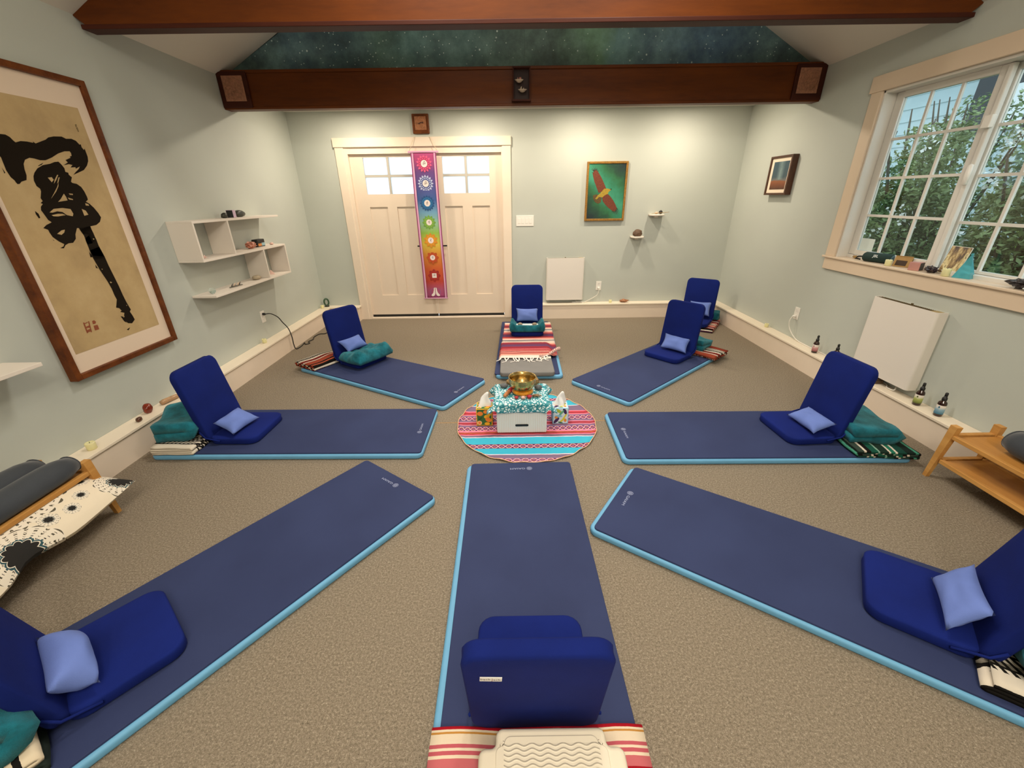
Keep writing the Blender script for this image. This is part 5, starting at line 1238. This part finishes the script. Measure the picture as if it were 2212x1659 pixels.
for b, t_ in (((705, 1030), (708, 1100)), ((722, 1035), (742, 1122)), ((738, 1030), (778, 1128)), ((750, 1010), (798, 1105)), ((760, 985), (806, 1070)), ((690, 1030), (682, 1075))):
    dx, dy = t_[0]-b[0], t_[1]-b[1]; L_ = hypot(dx, dy); nx_, ny_ = -dy/L_*9, dx/L_*9; fe.append(hp([(b[0]+nx_, b[1]+ny_), t_, (b[0]-nx_, b[1]-ny_)]))
polys('wing_tips', fe, M_DKF, hk)
polys('wings', [hp([(345, 345), (332, 370), (345, 440), (365, 520), (385, 570), (410, 640), (440, 720), (500, 700), (575, 645), (560, 600), (530, 530), (490, 440), (440, 355), (420, 330), (400, 312), (372, 318)], .0004), hp([(500, 790), (515, 870), (560, 930), (620, 990), (685, 1040), (730, 1052), (765, 990), (740, 925), (700, 850), (640, 770), (600, 735), (540, 735)], .0004)], M_RUST, hk)
polys('tail', [hp([(338, 765), (345, 830), (378, 888), (430, 915), (478, 890), (492, 820), (462, 765), (400, 745)], .0006)], M_TAILF, hk)
polys('body', [hp([(500, 690), (540, 645), (600, 640), (645, 655), (668, 640), (676, 648), (655, 672), (620, 700), (605, 740), (560, 755), (505, 800), (450, 790), (405, 835), (380, 822), (425, 765), (470, 725)], .0009)], M_OCH, hk)
polys('beak', [hp([(648, 652), (668, 640), (678, 647), (660, 668)], .0012)], M_DKF, hk)

# ------------------------------------------------------------------ two small floating shelves with treasures
def small_shelf(lab, x0, x1, z):
    t = thing('floating_shelf', lab, 'shelf', group='small floating shelves on the back wall')
    slab('plank', [(x0, YB), (x1, YB), (x1, YB-.07), (x1-.03, YB-.135), (x0+.03, YB-.135), (x0, YB-.07)][::-1], z-.018, z, M_SHELF, t, .002, 1)
    box('wall_bracket', ((x0+x1)/2-.02, YB-.05, z-.04), ((x0+x1)/2+.02, YB-.0005, z-.018), M_SHELF, t, .003); return t
small_shelf('upper small white floating shelf right of the hawk painting', 1.79, 1.975, 1.325); small_shelf('lower small white floating shelf right of the hawk painting', 1.58, 1.745, 1.062)
T1(blob('brown_rock', (.125, .085, .085), plain('brown_rock', '#5e4634', .6, var=.35, scale=30, bump=.4, bscale=60), None, 21, .16, 3, (1.66, YB-.06, 1.0625)), 'brown rounded rock on the lower floating shelf', 'rock')
sp = thing('carved_spoon', 'thin twig with pale bead lying across the upper floating shelf', 'ornament', (1.89, YB-.06, 1.3255))
tube('twig', [(-.08, 0, .004), (-.03, .0, .010), (.02, .0, .014), (.10, -.02, .018), (.135, -.03, .025)], [.002, .003, .003, .003, .002], M_DRIFT, sp, 5); blob('pale_bead', (.045, .03, .03), M_BONE, sp, 2, .1, 2, (-.01, .02, 0))
T1(blob('black_stone', (.046, .046, .046), plain('black_obsidian', '#171210', .15), None, 4, .05, 3, (1.935, YB-.035, 1.3255)), 'glossy black ball stone on the upper floating shelf', 'stone')

# ------------------------------------------------------------------ small picture on the right wall
pr = thing('small_picture', 'small deep framed desert night picture on the right wall near the corner', 'picture')
D_ = .062; xa, xb = XR-D_, XR-.001; M_WAL = plain('dark_walnut', '#4a2a16', .5, var=.2, scale=30)
PY0, PY1, PZ0, PZ1 = 4.618, 4.995, 1.532, 1.900
for lo, hi in (((xa, PY0, PZ0), (xb, PY0+.022, PZ1)), ((xa, PY1-.022, PZ0), (xb, PY1, PZ1)), ((xa, PY0+.022, PZ0), (xb, PY1-.022, PZ0+.02)), ((xa, PY0+.022, PZ1-.02), (xb, PY1-.022, PZ1))): box('frame_rail', lo, hi, M_WAL, pr, .002)
box('mount_board', (xa+.012, PY0+.02, PZ0+.018), (xb, PY1-.02, PZ1-.018), plain('pale_mount', '#e9d8c2', .85), pr)
def desert():
    t = NT('desert_night_print'); x = t.sep(); n = t.noise(14, 5, .7); v = t.math('DIVIDE', t.math('SUBTRACT', x[2], 1.584), .26)
    w_ = t.math('ADD', v, t.math('MULTIPLY', t.math('SUBTRACT', n, .5), .14))
    c = t.ramp(w_, [(0, '#4a2c1a'), (.2, '#7a4526'), (.3, '#8a5230'), (.34, '#6b6a66'), (.45, '#3c5058'), (1, '#37505c')])
    m = t.math('MULTIPLY', t.math('SUBTRACT', 1.0, t.math('MINIMUM', 1.0, t.math('MULTIPLY', t.math('ABSOLUTE', t.math('SUBTRACT', x[1], 4.79)), 16))), t.math('MULTIPLY', n, t.math('GREATER_THAN', v, .36)))
    t.color(t.mix(m, c, srgb('#8fa6a4'))); t.set(Roughness=.6); return t.m
box('print', (xa+.0112, 4.665, 1.584), (xa+.0125, 4.93, 1.846), desert(), pr)

# ------------------------------------------------------------------ candles, crystals and bottles on the ledges
M_WAX = NT('pale_yellow_wax'); M_WAX.color('#e9e3ae'); M_WAX.set(Roughness=.4); M_WAX.b.inputs['Subsurface Weight'].default_value = .3; M_WAX.b.inputs['Subsurface Radius'].default_value = (.01, .008, .004); M_WAX = M_WAX.m
M_WICK = plain('wick', '#2a241c', .9)
GC = 'pale yellow votive candles on ledges and sill'
def candle(lab, p, r=.02, h=.042):
    t = thing('votive_candle', lab, 'candle', p, p[1], GC)
    lathe('wax', [(r*.86, 0), (r, .003), (r*1.05, h*.9), (r*.98, h), (r*.8, h*.96), (.001, h*.9)], M_WAX, t, 18); tube('wick', [(0, 0, h*.9), (.001, 0, h+.004)], .0015, M_WICK, t, 5)
z = HC+.0005
candle('pale candle on the left ledge above the grey bench bolsters', (-2.525, 2.118, z), .024, .045); candle('pale candle on the left ledge below the wall outlet', (-2.555, 4.10, z), .02, .042)
candle('pale candle in the far left corner of the ledge', (-2.555, 5.56, z)); candle('pale candle on the back ledge below the outlet', (1.378, YB-.075, z), .019, .036); candle('pale candle on the right ledge before the outlet', (2.825, 4.40, z), .02, .038)
candle('pale candle on the sill before the speaker', (2.875, 3.215, 1.0355), .021, .044); candle('pale candle on the sill before the photo card', (2.868, 2.755, 1.0355), .022, .05)
gp = thing('green_ornament', 'small dark green glass ornament standing in the far left corner', 'ornament', (-2.53, 5.655, z), .5)
lathe('base', [(.03, 0), (.03, .012), (.022, .018), (.001, .018)], M_DARKST, gp, 14); R_ = [(.028*cos(k*pi/12), 0, .062+.045*sin(k*pi/12)) for k in range(25)]; tube('ring', R_, .011, plain('green_glaze', '#39553f', .2), gp, 8)
T1(blob('carnelian_stone', (.05, .065, .07), plain('red_carnelian', '#7a2a16', .2, var=.35, scale=35), None, 13, .14, 3, (-2.545, 2.575, z)), 'shiny dark red stone on the left ledge', 'stone')
T1(blob('brown_stone', (.034, .042, .034), plain('brown_agate', '#54301f', .3, var=.3, scale=60), None, 14, .14, 2, (-2.512, 2.452, z)), 'small brown stone beside the red one on the left ledge', 'stone')
qw = thing('crystal_wand', 'tan crystal wand lying on the left ledge behind the blue chair', 'crystal', (-2.525, 2.76, z), 1.35)
M_QZ = plain('smoky_tan_crystal', '#b58f6a', .25, var=.2, scale=40)
tube('wand', [(-.075, 0, .018), (-.05, 0, .021), (.04, 0, .019), (.065, 0, .016), (.08, 0, .012)], [.017, .020, .018, .012, .001], M_QZ, qw, 6); blob('side_crystal', (.04, .03, .022), M_QZ, qw, 3, .2, 2, (-.03, .02, 0), True)
T1(blob('coral_piece', (.115, .05, .042), plain('rusty_shell', '#a5714e', .6, var=.4, scale=50, bump=.5, bscale=60), None, 17, .4, 3, (1.565, YB-.065, z), False, nscale=2.6), 'rusty knobbly coral piece on the back ledge', 'coral')
M_AMB = NT('amber_glass'); M_AMB.color('#2c120a'); M_AMB.set(Roughness=.08); M_AMB.b.inputs['Coat Weight'].default_value = .5; M_AMB = M_AMB.m
GBt = 'amber spray bottles on the right ledge'
def bottle(lab, x, y, c1, c2, rz):
    t = thing('spray_bottle', lab, 'bottle', (x, y, z), rz, GBt)
    lathe('glass_body', [(.001, 0), (.021, 0), (.0235, .004), (.0235, .088), (.021, .098), (.012, .108), (.0105, .118), (.001, .118)], M_AMB, t, 22)
    lathe('pump_collar', [(.012, .110), (.0135, .112), (.0135, .128), (.010, .131), (.008, .142), (.001, .142)], M_BLACK, t, 18)
    h = lathe('spray_head', [(.0075, .140), (.0085, .142), (.0085, .160), (.006, .164), (.001, .164)], M_BLACK, t, 14); tube('nozzle', [(0, 0, .154), (-.013, 0, .154)], .0032, M_BLACK, h, 8)
    tm = NT('label_'+c1[1:]); q = tm.sep(); n_ = tm.noise(60, 2)
    f = tm.math('ADD', tm.math('DIVIDE', q[2], .09), tm.math('MULTIPLY', tm.math('SUBTRACT', n_, .5), .12)); tm.color(tm.ramp(f, [(.2, c2), (.55, c1), (.75, '#e9e0d6')])); tm.set(Roughness=.5)
    lb_ = lathe('paper_label', [(.0238, .018), (.0239, .0185), (.0239, .0785), (.0238, .079)], tm.m, t, 22)
    vs = [Vector((-.0243*cos(a), .0243*sin(a), b)) for a, b in ((-.25, .060), (.02, .060), (.1, .066), (.02, .072), (-.25, .072))]; mesh_obj('label_mark', vs, [(0, 1, 2, 3, 4)], plain('mark_'+c2[1:], c2, .6), t)
bottle('amber spray bottle with pink label on the right ledge', 2.800, 3.578, '#d39a98', '#8f4a52', .2); bottle('amber spray bottle half hidden behind a blue chair back', 2.808, 3.335, '#cdbfb0', '#6f6a5a', .2)
bottle('amber spray bottle with lime green label on the right ledge', 2.800, 2.528, '#b4bd6a', '#5f6a2a', .3); bottle('amber spray bottle with blue label, nearest on the right ledge', 2.800, 2.372, '#8fb4c8', '#2f6f8c', .3)
cb = thing('card_box', 'small brown box under the window heater on the ledge', 'box', (2.822, 2.915, z)); box('carton', (-.03, -.045, 0), (.03, .045, .045), plain('brown_card', '#5a4632', .7, var=.2), cb, .003); box('lid_edge', (-.031, -.046, .030), (.031, .046, .033), M_BLACK, cb)

# ------------------------------------------------------------------ window sill things
zs = 1.0355
spk = thing('portable_speaker', 'dark green cylindrical portable speaker with white logo on the window sill', 'speaker', (2.925, 3.375, zs), 0)
MS = Matrix.Translation((0, 0, .036)) @ Matrix.Rotation(.28, 4, 'Z') @ Matrix.Rotation(pi/2, 4, 'X')
M_GRN = plain('dark_green_mesh', '#12302c', .8, bump=.6, bscale=300)
lathe('body', [(.001, -.105), (.030, -.105), (.036, -.096), (.0365, 0), (.036, .096), (.030, .105), (.001, .105)], M_GRN, spk, 26, None, True, MS)
for s in (-1, 1): lathe('end_cap', [(.001, s*.112), (.022, s*.111), (.029, s*.106), (.030, s*.098)], M_BLACK if s < 0 else plain('steel_blue_cap', '#3c5a66', .4), spk, 22, None, True, MS)
R3 = Matrix.Rotation(.28, 4, 'Z'); o_ = R3 @ Vector((-.0355, 0, .014)); 
text_obj('logo_lettering', 'JBL', .030, frameM((o_.x-.0005, o_.y, o_.z+.036), R3.to_3x3() @ Vector((0, -1, 0)), R3.to_3x3() @ Vector((.36, 0, .93))), plain('logo_white', '#e8efec', .5), spk)
tube('carry_loop', [R3 @ Vector((.0, .106, .036)), R3 @ Vector((-.012, .15, .030)), R3 @ Vector((0, .175, .012)), R3 @ Vector((.012, .14, .008))], .006, M_BLACK, spk, 6)
tw_ = thing('dried_twig', 'small dry tan twig bundle at the far left end of the sill', 'twig', (2.945, 3.63, zs), 1.2)
lst = []; rnd = random.Random(2)
for k in range(7): lst.append(([(-.05, rnd.uniform(-.01, .01), .004), (0, rnd.uniform(-.012, .012), .008+k*.002), (.06, rnd.uniform(-.02, .02), .006+k*.003)], [.003, .004, .0015]))
o = joined_tubes('stems', lst, plain('straw', '#a5814a', .9), tw_); o['kind'] = 'stuff'
hd = thing('card_holder', 'folded tan card tent with a dark print on the sill behind the pink box', 'card', (2.93, 3.155, zs), .35)
M_TANC = plain('tan_card', '#a8844f', .7, var=.1, scale=20)
for s in (-1, 1): box('card_leaf', (-.001, -.055, 0), (.001, .055, .078), M_TANC, hd, 0, 1, Matrix.Translation((s*.018, 0, .001)) @ Matrix.Rotation(-s*.26, 4, 'Y'))
box('dark_print', (-.0022, -.03, .008), (-.0012, .04, .045), plain('print_umber', '#3a2716', .6), hd, 0, 1, Matrix.Translation((-.018, 0, .001)) @ Matrix.Rotation(.26, 4, 'Y'))
pk = thing('pink_box', 'small pink cardboard box with a dark side on the sill', 'box', (2.895, 3.005, zs), .45); box('carton', (-.03, -.032, 0), (.03, .032, .055), plain('dusty_pink_card', '#c08a80', .6, var=.06), pk, .002); box('dark_side', (-.028, -.0335, .002), (.028, -.0315, .053), plain('dark_card', '#35302c', .5), pk)
M_AME = plain('dark_amethyst', '#2b2026', .2, var=.5, scale=60, bump=.8, bscale=70)
T1(blob('amethyst_cluster', (.05, .085, .04), M_AME, None, 5, .4, 3, (2.90, 2.893, zs), True, nscale=3), 'dark amethyst cluster on the sill left of the photo card', 'crystal')
pc = thing('photo_card', 'leaning photo card of sunlit tree trunks on the window sill', 'card', (2.953, 2.83, zs), 0)
def trunk():
    t = NT('tree_photo'); q = t.sep(); n1 = t.noise(16, 5, .6, vec=t.mapping((1, 1.5, .5))); c = t.ramp(n1, [(.3, '#20160f'), (.45, '#4a3526'), (.54, '#a58a5a'), (.62, '#e8d9a4'), (.7, '#3a2a1c')]); t.color(c); t.set(Roughness=.25); return t.m
ML_ = Matrix.Translation((-.0, 0, .002)) @ Matrix.Rotation(.20, 4, 'Y') @ Matrix.Rotation(.12, 4, 'Z')
box('card_stock', (-.0015, -.063, 0), (.0015, .063, .178), plain('white_card', '#e4ded0', .6), pc, 0, 1, ML_); box('photo_print', (-.0022, -.060, .003), (-.0014, .060, .175), trunk(), pc, 0, 1, ML_)
gpn = thing('blue_glass_pyramid', 'translucent turquoise glass pyramid behind the photo card on the sill', 'ornament', (2.9225, 2.69, zs), .4)
M_BGL = NT('turquoise_glass'); M_BGL.color('#6fd0dd'); M_BGL.set(Roughness=.15, IOR=1.3); M_BGL.b.inputs['Transmission Weight'].default_value = .6; M_BGL = M_BGL.m
mesh_obj('glass_body', [(-.032, -.045, 0), (.032, -.045, 0), (.032, .045, 0), (-.032, .045, 0), (0, 0, .15)], [(3, 2, 1, 0), (0, 1, 4), (1, 2, 4), (2, 3, 4), (3, 0, 4)], M_BGL, gpn)
bk_ = box('cap_tip', (-.006, -.006, .138), (.006, .006, .152), M_BGL, gpn, .003)
T1(blob('tourmaline_cluster', (.06, .14, .05), plain('black_tourmaline', '#241c1a', .35, var=.5, scale=60, bump=.9, bscale=60), None, 8, .45, 3, (2.895, 2.33, zs), True, nscale=3), 'black tourmaline cluster at the right edge of the sill', 'crystal')
T1(blob('white_crystal', (.05, .09, .025), plain('white_quartz', '#e4ece9', .3), None, 9, .2, 3, (2.857, 2.245, zs), True), 'white quartz slice at the right edge of the sill', 'crystal')

# ------------------------------------------------------------------ the two benches
M_TOP = wood('bamboo_shelf', '#a87438', '#c98f4a', (10, 1.5, 10), .4)
def bench(lab, s, xf, xb, y0, y1, zr, zs_, yend):
    """shoe bench along a side wall; front at xf, back at xb, end frame at y0, runs to y1"""
    t = thing('slatted_bench', lab, 'bench'); lx = .018
    for yy in (y0, y1):
        for x, sp in ((xf, s*-.012), (xb, s*.012)):
            v = []
            top = zr+.052
            for zz, ox, oy in ((0, sp, .018 if yy == y0 else -.018), (top, -sp*.2, -.006 if yy == y0 else .006)):
                c = Vector((x+ox, yy+oy, zz)); hw_ = .020 if zz else .011; hd = .016 if zz else .011
                v += [c+Vector((a*hd, b*hw_, 0)) for a, b in ((-1, -1), (1, -1), (1, 1), (-1, 1))]
            mesh_obj('leg', v, [(3, 2, 1, 0), (4, 5, 6, 7), (0, 1, 5, 4), (1, 2, 6, 5), (2, 3, 7, 6), (3, 0, 4, 7)], M_OAK, t)
    a, b = min(y0, y1)+.012, max(y0, y1)-.012; xa_, xb_ = min(xf, xb), max(xf, xb)
    for zz in (zr, zs_):
        box('front_rail', (xf-.012, a, zz-.024), (xf+.012, b, zz), M_OAK, t, .003); box('back_rail', (xb-.012, a, zz-.024), (xb+.012, b, zz), M_OAK, t, .003)
        for yy in (y0, y1): box('end_rail', (xa_+.012, yy-.013, zz-.022), (xb_-.012, yy+.013, zz), M_OAK, t, .003)
    sl = 7; span = (xb_-xa_-.026)
    box('lower_shelf', (xa_+.012, a+.012, zs_-.016), (xb_-.012, b-.012, zs_-.004), M_TOP, t, .001)
    box('seat_board', (xa_+.012, a+.012, zr-.020), (xb_-.012, b-.012, zr-.008), M_TOP, t, .001)
    return t
bench('bamboo bench with open lower shelf at the right edge of the photo', 1, 2.482, 2.73, 1.99, .85, .298, .135, 0)
bench('bamboo bench by the left edge, a patterned cushion stuffed in its lower shelf', -1, -2.185, -2.44, 1.775, .70, .298, .125, 0)
def bolster(lab, c, L_, r, seed, rz=0):
    vs = []; fs = []; n = 24; m_ = 16
    for j in range(m_+1):
        y = -L_/2+L_*j/m_; e = min(1, min(j, m_-j)/1.6); rr = r*(.72+.28*e**.5) if e < 1 else r
        for k in range(n):
            a = 2*pi*k/n; x, z_ = rr*cos(a), r*.82+rr*.82*sin(a); q = .006*noise.noise(Vector((x*9, y*5, seed)))
            vs.append(Vector((x*1.05+q, y, max(0.0, z_+q))))
    for j in range(m_):
        for k in range(n): fs.append((j*n+k, j*n+(k+1) % n, (j+1)*n+(k+1) % n, (j+1)*n+k))
    fs.append(tuple(range(n-1, -1, -1))); fs.append(tuple(m_*n+k for k in range(n)))
    t = thing('bolster', lab, 'bolster', c, rz, 'charcoal bolsters on the benches'); mesh_obj('cover', vs, fs, M_GREYFAB, t, None, True)
    for y in (-L_/2, L_/2): tube('piping', [(r*.74*cos(k*pi/12), y, r*.82+r*.60*sin(k*pi/12)) for k in range(25)], .004, M_GREYFAB, t, 5)
    return t
bolster('charcoal bolster lying on the right edge bench', (2.618, 1.42, .293), .80, .085, 1)
bolster('charcoal bolster on the left bench, the front one of two', (-2.238, 1.31, .293), .88, .068, 2)
bolster('charcoal bolster on the left bench, against the wall behind another', (-2.386, 1.29, .293), .88, .068, 3)
def mandala():
    t = NT('cream_mandala_cotton'); q = t.sep('UV')
    def med(cx, cy, R, col, np):
        u = t.math('SUBTRACT', q[0], cx); v = t.math('SUBTRACT', q[1], cy); r = t.math('DIVIDE', t.math('SQRT', t.math('ADD', t.math('MULTIPLY', u, u), t.math('MULTIPLY', v, v))), R); a = t.math('ARCTAN2', v, u)
        s = t.math('ABSOLUTE', t.math('COSINE', t.math('MULTIPLY', a, np/2)))
        ph = t.math('ADD', r, t.math('MULTIPLY', s, -.10))
        rings = t.ramp(ph, [(0, K), (.30, K), (.34, W_), (.37, '#2f5058'), (.44, W_), (.47, K), (.50, W_), (.56, K), (.575, W_), (.64, '#4a4436'), (.68, W_), (.72, '#4a4436'), (.735, W_), (.80, '#5a5342'), (.84, W_)], 'CONSTANT')
        teeth = t.math('MULTIPLY', t.math('GREATER_THAN', t.math('ABSOLUTE', t.math('SINE', t.math('MULTIPLY', a, np))), .55), t.math('MULTIPLY', t.math('GREATER_THAN', r, .5), t.math('LESS_THAN', r, .9)))
        c = t.mix(teeth, rings, srgb(W_)); ins = t.math('LESS_THAN', ph, .86); return c, ins
    base = srgb('#e6d9c2'); c = base
    for cx, cy, R, n_ in ((.62, .40, .30, 28), (.47, .03, .15, 12), (.97, .06, .12, 12), (.10, .05, .14, 12), (.63, .10, .04, 8), (.72, .08, .035, 8), (.80, .11, .035, 8), (.88, .20, .04, 8), (.34, .14, .04, 8), (.26, .22, .04, 8)):
        m, ins = med(cx, cy, R, K, n_); c = t.mix(ins, c, m)
    t.color(c); t.set(Roughness=.9); t.bump(t.noise(300, 2, .5, 'UV'), .2, .002); return t.m
# big soft cushion pushed into the lower shelf and drooping over its front
q = [Vector((-2.36, 1.80, .265)), Vector((-2.36, .85, .265)), Vector((-2.02, .85, .125)), Vector((-2.06, 1.85, .165))]
nn = 22; vs = []; uv = []; fs = []
for side in (1, -1):
    for i in range(nn+1):
        for j in range(nn+1):
            s, t_ = i/nn, j/nn; a = q[0].lerp(q[1], s); b = q[3].lerp(q[2], s); p = a.lerp(b, t_); e = max(0, (1-(2*s-1)**4)*(1-(2*t_-1)**2))**.6
            pin = exp(-((s-.52)/.10)**2)*max(0, t_-.45)*.9
            p = p+Vector((-.10*pin, 0, .03*pin)); zc = p.z+side*.075*e*(1-.25*pin)+.006*noise.noise(Vector((s*8, t_*6, side)))*e
            if p.x < -2.20: zc = min(zc, .268); zc = max(zc, .130)
            vs.append(Vector((p.x, p.y, max(.014, zc)))); uv.append((1-s, (1-t_)*.45))
o_ = (nn+1)**2
for i in range(nn):
    for j in range(nn):
        a, b, c2, d = i*(nn+1)+j, (i+1)*(nn+1)+j, (i+1)*(nn+1)+j+1, i*(nn+1)+j+1; fs += [(a, d, c2, b), (a+o_, b+o_, c2+o_, d+o_)]
T1(mesh_obj('floor_cushion', vs, fs, mandala(), None, uv, True), 'big cream cushion with dark mandala print drooping from the left bench shelf', 'cushion')
